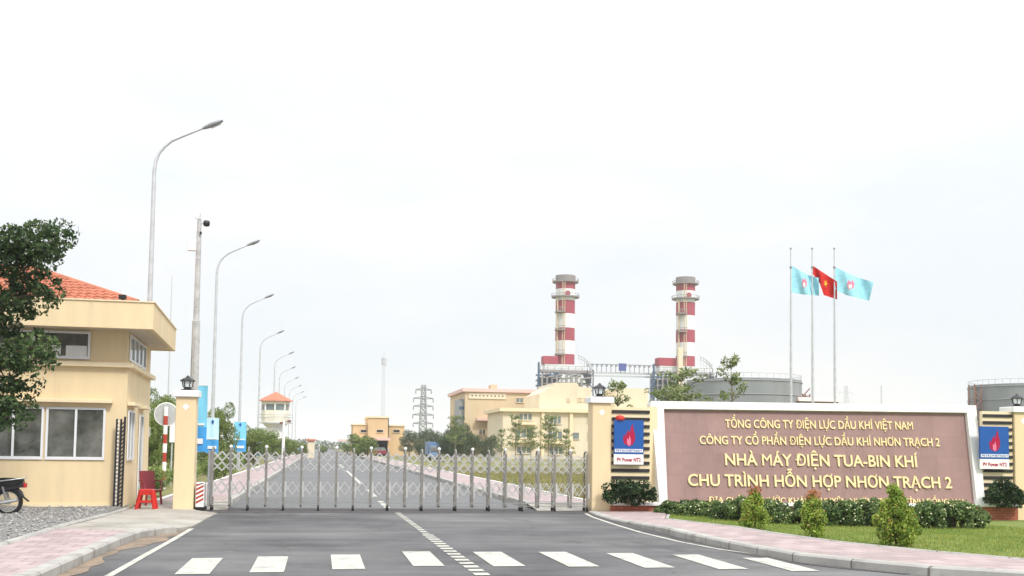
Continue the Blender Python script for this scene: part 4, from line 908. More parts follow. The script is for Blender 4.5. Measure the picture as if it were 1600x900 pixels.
banner(323, 341, 653, 708, 55.5, 'pale blue banner right beside the largest one', 'banner_pale', 'banner_deep')
banner(366, 384, 659, 706, 75.5, 'mid-blue banner below the third street lamp', 'banner', 'banner_deep')
banner(394, 410, 684, 712, 99.5, 'small pale banner below the fourth street lamp', 'banner_pale', 'banner')
banner(414, 423, 681, 706, 121, 'narrow pale banner left of the watchtower foot', 'banner_pale', 'banner')
banner(426, 438, 684, 706, 132, 'white and blue banner under the watchtower cabin', 'white', 'banner')
banner(447, 457, 690, 708, 144, 'small blue banner just right of the slim white camera post', 'banner', 'banner_deep')
banner(459, 471, 693, 708, 166, 'far pale-blue banner at the end of the row', 'banner_pale', 'banner')

# ------------------------------------------------------------------ watchtower, slim camera post
y = 120.0; px_ = lambda px, py: gy(px, py, y)
cx = px_(430.5, 640).x
t = thing('watchtower', 'small white watchtower cabin with red pyramid roof left of the inner road', 'watchtower', (cx, y, 0))
za, ze, zb, zc = px_(431, 612).z, px_(431, 627).z, px_(431, 661).z, px_(431, 640).z
mb = MB(); mb.lathe((cx, y, 0), [(1.9, ze), (1.75, ze+.12), (.001, za)], 8); mb.build('roof', 'tile', t)
mb = MB(); mb.lathe((cx, y, 0), [(1.45, zb), (1.5, zb+.1), (1.5, zc-.1)], 8); mb.lathe((cx, y, 0), [(1.5, ze-.35), (1.5, ze)], 8); mb.build('cabin', 'ivory', t)
mb = MB(); mb.lathe((cx, y, 0), [(1.42, zc-.1), (1.42, ze-.35)], 8); gl = mb.build('window', 'glass_mid', t)
mb = MB()
for k in range(8):
    a = math.pi/4*k; mb.bar((cx+1.44*math.cos(a), y+1.44*math.sin(a), zc-.1), (cx+1.44*math.cos(a), y+1.44*math.sin(a), ze-.35), .14)
mb.build('frame', 'white', gl)
mb = MB(); mb.lathe((cx, y, 0), [(.9, 0), (.9, zb-.5), (1.4, zb)], 12); mb.build('shaft', 'white', t)
mb = MB(); mb.tube([(cx+1.7*math.cos(k*.5236), y+1.7*math.sin(k*.5236), zb+.6) for k in range(13)], .03, 5); mb.tube([(cx+1.7*math.cos(k*.5236), y+1.7*math.sin(k*.5236), zb+.9) for k in range(13)], .03, 5); mb.lathe((cx, y, 0), [(1.75, zb-.06), (1.75, zb+.04)], 12); mb.build('railing', 'galv', t)
g = gy(443.5, 660, 95); x = g.x
t = thing('camera_post', 'slim white post with two small camera arms in front of the watchtower', 'camera post', (x, 95, 0))
mb = MB(); mb.tube([(x, 95, 0), (x, 95, g.z+.1)], .13, 8); mb.build('post', 'white', t); mb = MB(); mb.bar((x-.35, 95, g.z), (x+.5, 95, g.z+.12), .06); mb.box(x+.3, x+.6, 94.8, 95, g.z, g.z+.2); mb.box(x-.35, x-.1, 94.8, 95, g.z-.15, g.z+.03); mb.build('camera', 'rust', t)
# small kiosk column far left of road
g = gy(486, 685, 150); t = thing('roadside_pillar', 'small pale pillar far down the inner road at the end of the trees', 'pillar', (g.x, 150, 0)); mb = MB(); mb.bbox(g.x-.5, g.x+.5, 149.5, 150.5, 0, gy(486, 689, 150).z, .1); mb.build('shaft', 'cream_pale', t); mb = MB(); mb.bbox(g.x-.65, g.x+.65, 149.3, 150.7, gy(486, 689, 150).z, gy(486, 686, 150).z, .05); mb.build('cap', 'tile', t)

# ------------------------------------------------------------------ trees
def round_tree(seed, h, r, n, m='leaf_mid', name='roadside_tree'):
    t = thing(name, '', 'tree', (0, 0, 0)); rs = random.Random(seed); mb = MB()
    mb.tube([(0, 0, 0), (.03, .02, h*.3), (-.02, 0, h*.6), (0, 0, h*.85)], [.11, .09, .06, .02], 8); cl = []
    for k in range(26):
        a = rs.random()*6.28; f = rs.random(); q = r*(.3+.6*rs.random())*(1-.55*abs(f-.35)); e = (q*math.cos(a), q*math.sin(a), h*(.30+.60*f)); rr = r*(.24+.16*rs.random())
        if k < 12: mb.tube([(0, 0, e[2]-.25*h), (e[0]*.5, e[1]*.5, e[2]-.08*h), e], [.04, .025, .008], 5)
        cl.append((e, (rr*1.15, rr*1.15, rr*.95), rr*rr))
    mb.build('trunk', 'bark', t, local=True); leaves('crown', m, cl, n, .15, t, seed, local=True); return t
pA = round_tree(21, 4.6, 1.9, 9500); pB = round_tree(22, 4.2, 1.7, 9000)
TR = [(252, 608, 52, 30), (236, 640, 48, 22), (345, 630, 66, 24), (327, 650, 62, 20), (398, 664, 92, 27), (416, 672, 108, 25), (386, 676, 96, 18), (452, 684, 132, 20), (464, 689, 150, 16), (438, 682, 118, 18), (474, 693, 175, 12), (274, 622, 54, 22)]
used = {}
where = ['behind the round traffic mirror', 'close beside the gatehouse rear wall', 'behind the pale banner, tallest of the row after the mirror', 'just right of the left gate pillar', 'between the third and fourth lamps', 'just left of the watchtower shaft', 'just right of the mid-blue banner', 'right of the watchtower', 'far right of the watchtower', 'behind the slim white camera post', 'last and farthest of the row', 'between the traffic mirror and gate pillar']
for i, (px, top, y, r_) in enumerate(TR):
    g = gy(px, top, y); pr = pA if i % 2 == 0 else pB; h0 = 4.6 if i % 2 == 0 else 4.2; s_ = max(g.z, 1.2)/(h0*.99)
    place(pr, pr in used, (g.x, y, -.02), i*1.7, 'round green roadside tree '+where[i], 'roadside trees left of the inner road', (r_/FPX*y/1.85, r_/FPX*y/1.85, s_)); used[pr] = 1
pS = round_tree(33, 2.0, 1.15, 2600, 'leaf_mid', 'garden_shrub')
SH = [(240, 735, 36.5, .9, 'low green shrub between the maroon chair and the banded post'), (335, 712, 50, .9, 'low shrub under the pale banner'), (560, 678, 150, 2.2, 'rounded dark tree in front of the ochre building entrance'), (575, 684, 148, 1.6, 'smaller rounded bush beside the ochre building entrance'), (505, 697, 240, 2.0, 'distant low bush at the end of the road'), (543, 693, 230, 2.4, 'distant bush left of the ochre building'), (352, 705, 57, .8, 'low shrub beside the second banner')]
pS_used = False
for px, top, y, wd, lab in SH:
    g = gy(px, top, y); s_ = max(g.z, .6)/2.0; place(pS, pS_used, (g.x, y, 0), px*.7, lab, None, (max(s_, wd*.55), max(s_, wd*.55), s_)); pS_used = True; 
# dark mid-distance trees, right of the ochre building
pD = round_tree(44, 5.0, 2.2, 8000, 'leaf_dark', 'dark_tree'); M['leaf_dark2'] = leafmat('muted_leaf', [(0, (0.045, 0.075, 0.04)), (0.6, (0.085, 0.125, 0.06)), (1, (0.16, 0.20, 0.10))])
for ch in KIDS(pD):
    if ch.name.startswith('crown'): ch.data.materials.clear(); ch.data.materials.append(M['leaf_dark2'])
DT = [(640, 670, 175, 'bushy tree right of the ochre building below the pylon'), (668, 668, 165, 'bushy tree left of the blue lorry'), (683, 672, 160, 'dark tree directly behind the blue lorry'), (706, 668, 130, 'dark tree right of the blue lorry'), (722, 660, 125, 'tallest dark tree before the tan building corner'), (695, 680, 128, 'low dark tree beside the blue lorry'), (738, 676, 128, 'dark tree before the left end of the tan building'), (768, 678, 120, 'dark round tree under the pink canopy'), (655, 690, 150, 'low bush at the ochre annex wall')]
for i, (px, top, y, lab) in enumerate(DT):
    g = gy(px, top, y); s_ = g.z/5.0; place(pD, i > 0, (g.x, y, -.02), i*2.1, lab, 'dark trees before the tan building', (s_*(.95 if i != 7 else .8),)*2+(s_,))
# young trees with tiered, sparse branches
def tier_tree(seed, h, tiers, r, n, sz=.16):
    t = thing('young_tree', '', 'tree', (0, 0, 0)); rs = random.Random(seed); mb = MB(); cl = []
    mb.tube([(0, 0, 0), (.04, 0, h*.4), (-.03, .02, h*.75), (.05, 0, h)], [.06, .045, .03, .01], 7)
    for k in range(tiers):
        z = h*(.45+.5*k/(tiers-1)); rr = r*(1-.5*k/(tiers-1))*(.8+.3*rs.random()); nb = 5
        for j in range(nb):
            a = j*6.28/nb+k*.9+rs.random()*.5; q = rr*(.4+.7*rs.random()); e = Vector((q*math.cos(a), q*math.sin(a), z+(.1+.7*rs.random())*q)); mb.tube([(0, 0, z-.08), e*.5+Vector((0, 0, (z)*.5)), e], [.018, .012, .005], 5)
            for f in (.35, .6, .85, 1.0): p = Vector((0, 0, z)).lerp(e, f); cl.append(((p.x, p.y, p.z+.04), (.20*r, .20*r, .17), f))
    mb.build('trunk', 'bark_grey', t, local=True); leaves('crown', 'leaf_young', cl, n, sz, t, seed, local=True, flat=.35); return t
yA = tier_tree(51, 5.0, 5, .95, 1000); yB = tier_tree(52, 5.0, 6, 1.45, 1900); yU = set()
YT = [(965, 600, 38, 'A', 'young thin tree behind the left slatted fence'), (1065, 583, 40, 'B', 'spreading young tree with tiered branches above the left part of the sign'), (1040, 612, 37, 'B', 'shorter spreading young tree at the left corner of the sign'), (1143, 562, 41, 'A', 'tall sparse young tree rising before the grey tank'), (858, 652, 70, 'B', 'slender young tree in front of the right windows of the pale building'), (806, 650, 78, 'A', 'slender young tree at the pale building left windows'), (830, 668, 84, 'B', 'small spreading tree at the middle of the pale building'), (885, 672, 66, 'A', 'small young tree at the pale building beside the right pillar'), (712, 652, 100, 'B', 'thin young tree by the left corner of the tan building'), (784, 672, 90, 'A', 'thin young tree between tan and pale buildings')]
for px, top, y, k, lab in YT:
    pr = yA if k == 'A' else yB; g = gy(px, top, y); s_ = g.z/5.0; place(pr, k in yU, (g.x, y, -.02), px*1.3, lab, None, (s_*({1143: .75, 965: .9}.get(px, 1.05) if y < 50 else .95),)*2+(s_,)); yU.add(k)

# ------------------------------------------------------------------ flags
FY = 55.0
def flag(px, top, label_pole, label_flag, cols, m, emb, cat='flag'):
    a = gy(px, 628, FY); b = gy(px, top, FY)
    t = thing('flagpole', label_pole, 'flagpole', (a.x, FY, 0), 0, 'flagpoles behind the sign')
    mb = MB(); mb.tube([(b.x, FY, -.02), (b.x, FY, 6.5), (b.x, FY, b.z)], [.085, .065, .03], 10); mb.build('pole', 'galv', t)
    mb = MB(); mb.lathe((b.x, FY, b.z), [(.03, 0), (.07, .05), (.03, .1), (.001, .14)], 10, smooth=True); mb.lathe((b.x, FY, b.z-.98), [(.06, -.06), (.075, 0), (.06, .06)], 8); mb.build('finial', 'galv_dk', t)
    mb = MB(); mb.lathe((b.x, FY, 0), [(.2, 0), (.2, .25), (.1, .3)], 12); mb.build('base', 'kerb', t)
    f = thing('flag', label_flag, 'flag', (b.x, FY, b.z-2.0), 0, 'flags flying behind the sign'); n = 24; rows = 12
    def cloth(u, v):
        s_ = u*(len(cols)-1); i = min(int(s_), len(cols)-2); q = s_-i; q = q*q*(3-2*q)*.4+q*.6
        tp = Vector(cols[i][0]).lerp(Vector(cols[i+1][0]), q); bt = Vector(cols[i][1]).lerp(Vector(cols[i+1][1]), q); p = bt.lerp(tp, v)
        return gy(p.x, p.y, FY+.16*math.sin(u*9+v*2.5)*min(u*3, 1)+.1*u)
    mb = MB(); mb.v = [tuple(cloth(i/n, j/rows)) for j in range(rows+1) for i in range(n+1)]; mb.use(m)
    mb.f = [(j*(n+1)+i, j*(n+1)+i+1, (j+1)*(n+1)+i+1, (j+1)*(n+1)+i) for j in range(rows) for i in range(n)]; mb.mi = [0]*len(mb.f); mb.sm = [True]*len(mb.f)
    cl_ = mb.build('cloth', None, f)
    e = MB()
    for u0, v0, pts, mm in emb:
        e.use(mm)
        for off in (-.02, .02):
            P = [cloth(min(max(u0+p[0], 0), 1), min(max(v0+p[1], 0), 1))+Vector((0, off, 0)) for p in pts]; c_ = cloth(u0, v0)+Vector((0, off, 0))
            e.add([c_]+P, [(0, 1+i, 1+(i+1) % len(P)) for i in range(len(P))])
    e.build('emblem', None, cl_)
flame = [(-.02, -.25), (.08, -.12), (.10, .08), (.05, .27), (.01, .12), (-.05, .2), (-.09, .02), (-.07, -.15)]
em = [(.42, .52, flame, 'flag_pink'), (.42, .48, [(p[0]*.45, p[1]*.5-.04) for p in flame], 'white')]
flag(1235.5, 390, 'grey flagpole standing leftmost of three behind the sign', 'pale blue flag with pink emblem on the left pole', [((1237, 415), (1237, 457)), ((1252, 424), (1254, 460)), ((1266, 431), (1268, 461)), ((1279, 434), (1280, 462))], 'flag_blue', em)
star = [((.10 if k % 2 == 0 else .04)*math.cos(math.pi/2+k*math.pi/5), (.20 if k % 2 == 0 else .08)*math.sin(math.pi/2+k*math.pi/5)) for k in range(10)]
flag(1269, 390, 'grey flagpole standing in the middle behind the sign', 'red flag with a yellow star on the middle pole', [((1270, 415), (1270, 428)), ((1282, 423), (1281, 443)), ((1294, 431), (1287, 461)), ((1308, 440), (1308, 468))], 'flag_red', [(.62, .55, star, 'star')])
flag(1303.5, 390, 'grey flagpole standing rightmost of three behind the sign', 'pale blue flag with pink emblem streaming from the right pole', [((1305, 417), (1305, 452)), ((1325, 427), (1322, 461)), ((1345, 435), (1342, 466)), ((1365, 441), (1358, 470))], 'flag_blue', em)

# ------------------------------------------------------------------ buildings
def P3(px, py, y): return gy(px, py, y)
def bwin(t, y, px0, px1, py0, py1, m='glass_mid', n=2, name='window'):
    a = P3(px0, py0, y); b = P3(px1, py1, y); mb = MB(); mb.box(a.x, b.x, y-.06, y+.05, b.z, a.z); w_ = mb.build(name, m, t)
    fr = MB(); k = max((b.x-a.x)*.06, .06)
    for q in range(n+1):
        x = a.x+(b.x-a.x-k)*q/n; fr.box(x, x+k, y-.12, y-.061, b.z, a.z)
    fr.box(a.x-.05, b.x+.05, y-.121, y-.0615, a.z, a.z+k); fr.box(a.x-.08, b.x+.08, y-.2, y-.0615, b.z-k, b.z); fr.build('frame', 'cream_pale', w_); return w_
# tan building
y = 190.0
t = thing('tan_building', 'large tan building with flat pinkish parapet and dark ribbon window, left of the pale building', 'building', (31, y, 0))
a = P3(727, 608, y); b = P3(842, 700, y); zt = P3(780, 613, y).z
mb = MB(); mb.box(a.x, b.x+6, y, y+22, -.1, zt); mb.build('wall', 'tan', t)
mb = MB(); mb.box(a.x-.5, b.x+6.5, y-.5, y+22.5, zt, zt+.6); mb.build('parapet', 'awning', t)
mb = MB(); p = P3(770, 600, y); q = P3(780, 608, y); mb.box(p.x, q.x, y+2, y+5, zt+.6, p.z); mb.build('roof_hatch', 'tan', t)
bwin(t, y, 733, 790, 617, 620.5, 'glass', 9); bwin(t, y, 773, 783, 640, 644, 'glass', 1); bwin(t, y, 748, 759, 671, 679, 'glass', 2); bwin(t, y, 774, 785, 671, 679, 'glass', 2); bwin(t, y, 806, 818, 622, 629, 'glass_mid', 2); bwin(t, y, 828, 838, 622, 632, 'glass_mid', 2); bwin(t, y, 748, 759, 690, 698, 'glass', 2); bwin(t, y, 768, 776, 662, 667, 'glass_mid', 1)
mb = MB(); p = P3(744, 653, y); q = P3(786, 658, y); mb.box(p.x, q.x, y-1.5, y, q.z, p.z); mb.build('canopy', 'awning', t)
mb = MB(); p = P3(719, 623, y); q = P3(727, 700, y); mb.box(p.x, q.x-.02, y+1, y+8, -.1, p.z); sw = mb.build('stair_block', 'galv_dk', t)
mb = MB()
for k in range(5): z = 2+k*1.6; mb.box(p.x-.05, q.x-.1, y+.9, y+.99, z, z+.5)
mb.build('louvre', 'frame_blue', sw)
# pale building
y = 170.0
t = thing('pale_building', 'pale cream office building with stepped roofline behind the right half of the gate', 'building', (36, y, 0))
a = P3(786, 640, y); b = P3(1012, 640, y); zc = P3(850, 641, y).z
mb = MB(); mb.box(a.x, b.x, y, y+16, -.1, zc-.3); mb.build('wall', 'cream_pale', t)
mb = MB(); mb.box(a.x-.6, b.x+.5, y-.7, y+16.5, zc-.3, zc+.25); mb.build('cornice', 'cream_trim', t)
prof = [(843, 641), (843, 615), (850, 612), (856, 607), (864, 603), (866, 598), (901, 598), (905, 604), (924, 606), (924, 641)]
mb = MB(); mb.prism([(P3(px, py, y+1).x, P3(px, py, y+1).z) for px, py in prof][::-1], y+1, y+14); mb.build('upper_storey', 'cream_pale', t)
mb = MB(); p = P3(962, 606, y+1); q = P3(1012, 640, y+1); mb.box(p.x, q.x, y+1, y+14, zc+.25, p.z); mb.build('rear_block', 'cream_pale', t)
for args in ((810, 832, 646, 656), (804, 832, 671, 684), (858, 877, 650, 662), (855, 879, 674, 686), (806, 830, 698, 708), (857, 880, 698, 710), (918, 924, 650, 660), (918, 924, 676, 686), (893, 905, 676, 686)): bwin(t, y, *args, m='glass_mid', n=3 if args[1]-args[0] > 15 else 1)
for args in ((886, 890, 623, 627), (903, 909, 622, 627), (912, 917, 622, 627)): bwin(t, y+1, *args, m='tan', n=1, name='vent')
for (p0, p1, z_) in ((803, 836, 660), (852, 884, 690), (800, 838, 688)):
    p = P3(p0, z_, y); q = P3(p1, z_+4, y); mb = MB(); mb.box(p.x, q.x, y-1.2, y, q.z, p.z); mb.build('balcony', 'cream_trim', t)
for px in (848, 892):
    p = P3(px, 650, y); mb = MB(); mb.box(p.x-.25, p.x+.25, y-.45, y-.002, -.1, zc-.32); mb.build('pilaster', 'cream_trim', t)
# ochre building by the road
y = 200.0
t = thing('ochre_building', 'ochre building with raised centre, dark garage opening and three slit windows near the road end', 'building', (11, y, 0))
a = P3(552, 664, y); b = P3(632, 664, y); c1 = P3(575, 653, y); c2 = P3(606, 653, y)
mb = MB(); mb.box(a.x, c1.x, y, y+12, -.1, a.z); mb.box(c2.x, b.x, y, y+12, -.1, P3(620, 666, y).z); wl = mb.build('wing', 'orange_wall', t)
mb = MB(); g0 = P3(582, 688, y-1); g1 = P3(607, 688, y-1)
mb.box(c1.x, g0.x, y-1, y+12.4, -.1, c1.z); mb.box(g1.x, c2.x, y-1, y+12.4, -.1, c1.z); mb.box(g0.x, g1.x, y-1, y+12.4, g0.z, c1.z); mb.build('centre_block', 'orange_wall', t)
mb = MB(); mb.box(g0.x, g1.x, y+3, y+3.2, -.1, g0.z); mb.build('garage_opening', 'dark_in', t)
mb = MB(); mb.box(g0.x-.3, g1.x+.3, y-2.2, y-1, g0.z, g0.z+.5); mb.box(a.x-2.6, c1.x, y-1.6, y, P3(560, 688, y).z-.2, P3(560, 688, y).z+.1); mb.build('canopy', 'awning', t)
mb = MB(); mb.box(c1.x-.2, c2.x+.2, y-1.2, y+12.6, c1.z, c1.z+.3); mb.box(a.x-.2, c1.x-.21, y-.2, y+12.2, a.z, a.z+.25); mb.box(c2.x+.21, b.x+.2, y-.2, y+12.2, P3(620, 666, y).z, P3(620, 666, y).z+.25); mb.build('coping', 'cream_trim', t)
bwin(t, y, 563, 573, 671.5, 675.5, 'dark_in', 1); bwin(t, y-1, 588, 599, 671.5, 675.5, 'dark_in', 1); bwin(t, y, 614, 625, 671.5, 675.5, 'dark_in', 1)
mb = MB(); e0 = P3(632, 686, y); e1 = P3(664, 686, y); mb.box(e0.x+.01, e1.x, y+1, y+10, -.1, e0.z); mb.build('annex', 'tan', t)
mb = MB(); g2 = P3(594, 700, y-3.5); 
t2 = thing('parked_car', 'small maroon car parked in the dark opening of the ochre building', 'car', (g2.x, y-3, 0))
cx = g2.x; yy = y-3
mb.hull([(cx-1.3, yy-.9, .3), (cx+1.3, yy-.9, .3), (cx+1.3, yy+3, .3), (cx-1.3, yy+3, .3)], [(cx-1.25, yy-.8, .95), (cx+1.25, yy-.8, .95), (cx+1.25, yy+3, .95), (cx-1.25, yy+3, .95)]); mb.build('body', 'maroonpl', t2)
mb = MB(); mb.hull([(cx-1.15, yy+.1, .95), (cx+1.15, yy+.1, .95), (cx+1.15, yy+2.6, .95), (cx-1.15, yy+2.6, .95)], [(cx-.85, yy+.6, 1.5), (cx+.85, yy+.6, 1.5), (cx+.85, yy+2.2, 1.5), (cx-.85, yy+2.2, 1.5)]); mb.build('cabin', 'glass', t2)
for sx_ in (-1, 1):
    for dy in (-.1, 2.2): mb = MB(); mb.disc((cx+sx_*1.15, yy+dy, .32), (1, 0, 0), .32, .22, 14); mb.build('wheel', 'rubber', t2)
# blue lorry
y = 140.0; g = P3(680, 700, y); cx = g.x
t = thing('blue_lorry', 'small blue lorry parked among the dark trees right of the ochre building', 'lorry', (cx, y, 0))
mb = MB(); mb.bbox(cx-.9, cx+.75, y, y+4.5, .7, 2.35, .05); mb.build('cargo_box', 'truck', t); mb = MB(); mb.hull([(cx-.85, y-1.4, .4), (cx+.7, y-1.4, .4), (cx+.7, y-.1, .4), (cx-.85, y-.1, .4)], [(cx-.75, y-1.0, 1.9), (cx+.6, y-1.0, 1.9), (cx+.6, y-.1, 1.9), (cx-.75, y-.1, 1.9)]); cb = mb.build('cab', 'truck', t)
mb = MB(); mb.hull([(cx-.72, y-1.31, 1.15), (cx+.57, y-1.31, 1.15), (cx+.57, y-1.2, 1.15), (cx-.72, y-1.2, 1.15)], [(cx-.68, y-1.13, 1.75), (cx+.53, y-1.13, 1.75), (cx+.53, y-1.0, 1.75), (cx-.68, y-1.0, 1.75)]); mb.build('windscreen', 'glass', cb)
for sx_ in (-.75, .6):
    for dy in (-.8, 3.2): mb = MB(); mb.disc((cx+sx_, y+dy, .36), (1, 0, 0), .36, .22, 14); mb.build('wheel', 'rubber', t)
# ------------------------------------------------------------------ chimneys with boiler units
def unit(yc, pxc, dpy, side, boxpx, lab_ch, lab_un, right):
    k = yc/300.0
    def Z(py): return P3(pxc, py+dpy, yc).z
    cx = P3(pxc, 500+dpy, yc).x; r_ = 2.75*k
    t = thing('chimney_stack', lab_ch, 'chimney', (cx, yc, 0), 0, 'red and white banded chimney stacks')
    mb = MB(); bands = [(625, 554, 'chim_wht', ), (575, 554, 'chim_red'), (554, 533, 'chim_wht'), (533, 513, 'chim_red'), (513, 491, 'chim_wht'), (491, 470.5, 'chim_red'), (470.5, 452.5, 'chim_wht'), (452.5, 440, 'chim_red'), (440, 431, 'chim_grey')]
    bands[0] = (640, 575, 'chim_wht')
    for b0, b1, m_ in bands: mb.use(m_); mb.tube([(cx, yc, Z(b0)), (cx, yc, Z(b1))], r_*(1.0 if m_ != 'chim_grey' else 1.03), 28, cap=(b1 == 431))
    sh = mb.build('shaft', None, t)
    for pz, rr in ((442, 1.36), (465.5, 1.44)):
        mb = MB(); mb.lathe((cx, yc, Z(pz)), [(r_+.02, 0), (r_*rr, 0), (r_*rr, .35), (r_+.02, .35)], 20)
        for q in range(20):
            a = q*.31416; mb.bar((cx+r_*rr*math.cos(a), yc+r_*rr*math.sin(a), Z(pz)+.3), (cx+r_*rr*math.cos(a), yc+r_*rr*math.sin(a), Z(pz)+1.0), .07)
        mb.torus((cx, yc, Z(pz)+1.0), (0, 0, 1), r_*rr, .05, 20, 4); mb.build('platform', 'chim_grey', t)
    mb = MB(); lad = cx-r_*.55; mb.bar((lad, yc-r_-.5, Z(600)), (lad, yc-r_-.5, Z(442)), .14); mb.bar((lad+.7, yc-r_-.5, Z(600)), (lad+.7, yc-r_-.5, Z(442)), .14)
    for q in range(60): z = Z(600)+(Z(442)-Z(600))*q/60; mb.bar((lad, yc-r_-.5, z), (lad+.7, yc-r_-.5, z), .08)
    mb.build('ladder', 'tan', t)
    mb = MB()
    for pz in (490, 518, 556): mb.box(cx-r_*1.2, cx-r_*.28, yc-r_-1.2, yc-r_*.4, Z(pz), Z(pz)+.3); mb.box(cx-r_*1.2, cx-r_*.28, yc-r_-1.22, yc-r_-1.2, Z(pz)+1.2, Z(pz)+1.35); [mb.box(cx-r_*1.2+q_*.5, cx-r_*1.2+q_*.5+.1, yc-r_-1.22, yc-r_-1.2, Z(pz)+.3, Z(pz)+1.2) for q_ in range(5)]
    mb.build('rest_platform', 'chim_grey', t)
    mb = MB(); mb.tube([(cx-r_*.98, yc-r_*.75, Z(560)), (cx-r_*.98, yc-r_*.75, Z(467))], .22, 6); mb.build('pipe', 'tan', t)
    mb = MB(); mb.disc((cx+.1, yc-r_-.05, Z(460)), (0, 1, 0), .75, .1, 16); mb.build('emblem', 'chim_red', t)
    # boiler unit under the stack
    u = thing('boiler_unit', lab_un, 'boiler unit', (cx, yc, 0), 0, 'boiler units under the chimneys')
    def X(px): return P3(px, 580, yc).x
    mb = MB(); mb.box(X(pxc-20), X(pxc+20), yc-6, yc+14, 0, Z(585)); mb.prism([(X(pxc-20), Z(600)), (X(pxc+22), Z(600)), (X(pxc+17), Z(588)), (X(pxc-14), Z(588))][::1], yc-8, yc-6.01); mb.build('casing', 'cladding', u)
    mb = MB(); mb.box(X(boxpx[0]-6), X(pxc+30), yc-7, yc-4, Z(585)+.02, Z(581)); mb.build('deck', 'chim_grey', u)
    mb = MB(); mb.box(X(boxpx[0]), X(boxpx[1]), yc-6.5, yc-3, Z(572), Z(560)); mb.build('red_cladding', 'chim_red', u)
    mb = MB(); mb.box(X(boxpx[0]+2), X(pxc+18), yc-6.4, yc-3, Z(580.8), Z(572)-.02); mb.build('white_cladding', 'cladding', u)
    mb = MB()
    mb = MB(); cols = [X(boxpx[0]-8+q*6) for q in range(6)]
    for xq in cols:
        mb.bar((xq, yc-7, 0), (xq, yc-7, Z(570 if xq == cols[0] else 585)), .5)
    for pz in (590, 598, 606, 614): mb.bar((cols[0]-.8, yc-7.1, Z(pz)), (cols[-1], yc-7.1, Z(pz)), .45)
    for q in range(5):
        for pz in (590, 598, 606): mb.bar((cols[q], yc-7, Z(pz+8)), (cols[q+1], yc-7, Z(pz)), .25)
    mb.build('steel_frame', 'frame_blue', u)
    mb = MB(); mb.box(cols[0]+.6, cols[2], yc-6, yc-2, Z(620), Z(592)); mb.tube([(X(boxpx[0]+4), yc-5.5, Z(600)), (X(boxpx[0]+16), yc-5.5, Z(600))], 1.3, 12); mb.build('vessel', 'blue_tank' if right else 'frame_blue', u)
    mb = MB(); mb.box(X(pxc+21), X(pxc+33), yc-6, yc-2, Z(600), Z(586)); mb.box(X(pxc+17), X(pxc+24), yc-6.5, yc-6.01, Z(594), Z(586)); mb.build('fan_housing', 'frame_dark', u)
    mb = MB()
    for off in (0, 4): mb.tube([(X(pxc+14), yc-5, Z(556+off)), (X(pxc+22), yc-5, Z(560+off)), (X(pxc+29), yc-5, Z(566+off)), (X(pxc+33), yc-5, Z(575)), (X(pxc+33.5), yc-5, Z(585))], .18, 6)
    for q in range(5): mb.bar((X(pxc+14+q*4.5), yc-5, Z(557+q*2.4)), (X(pxc+16+q*4), yc-5, Z(582)), .12)
    mb.build('handrail_duct', 'galv', u)
    mb = MB(); rs_ = random.Random(int(pxc))
    for q in range(9):
        xp = X(boxpx[0]-4+q*7.5); z0_ = Z(618-rs_.random()*6); z1_ = Z(588+rs_.random()*8); mb.tube([(xp, yc-8.2, z0_), (xp, yc-8.2, z1_), (xp+rs_.uniform(1, 3), yc-8.0, z1_+.3)], .18+.16*rs_.random(), 7)
    for pz in (594, 603, 611): mb.tube([(X(boxpx[0]-6), yc-7.8, Z(pz)), (X(pxc+30), yc-7.8, Z(pz))], .22, 7)
    mb.build('pipework', 'chim_grey', u)
    mb = MB()
    for q in range(6):
        zz = Z(585)-q*2.2; xa = X(pxc+24) if q % 2 else X(pxc+33); xb = X(pxc+33) if q % 2 else X(pxc+24); mb.bar((xa, yc-8, zz), (xb, yc-8, zz-2.2), .5, .12); mb.bar((xa, yc-8, zz+1), (xb, yc-8, zz-1.2), .08)
    for q in (24, 33): mb.bar((X(pxc+q), yc-8, 0), (X(pxc+q), yc-8, Z(580)), .25)
    mb.build('stairway', 'frame_dark', u)
    mb = MB()
    for q in range(int(8)): xx = X(boxpx[0]-5)+q*(X(pxc+29)-X(boxpx[0]-5))/7; mb.bar((xx, yc-7, Z(581)), (xx, yc-7, Z(581)+1.1), .09)
    mb.bar((X(boxpx[0]-5), yc-7, Z(581)+1.1), (X(pxc+29), yc-7, Z(581)+1.1), .09); mb.build('deck_rail', 'chim_grey', u)
    if right: mb = MB(); mb.bbox(X(1044.5), X(1052), yc-8.5, yc-7.3, 0, Z(548-dpy), .1); mb.build('lift_shaft', 'cream_pale', u)
    return cx
cxa = unit(300.0, 883.0, 0.0, 0, (842, 864), 'left red and white banded chimney stack behind the pale building', 'left boiler unit with steel frames and red box under the left chimney', False)
cxb = unit(296.0, 1071.0, 3.0, 0, (1018, 1045), 'right red and white banded chimney stack above the sign', 'right boiler unit with blue vessel under the right chimney', True)
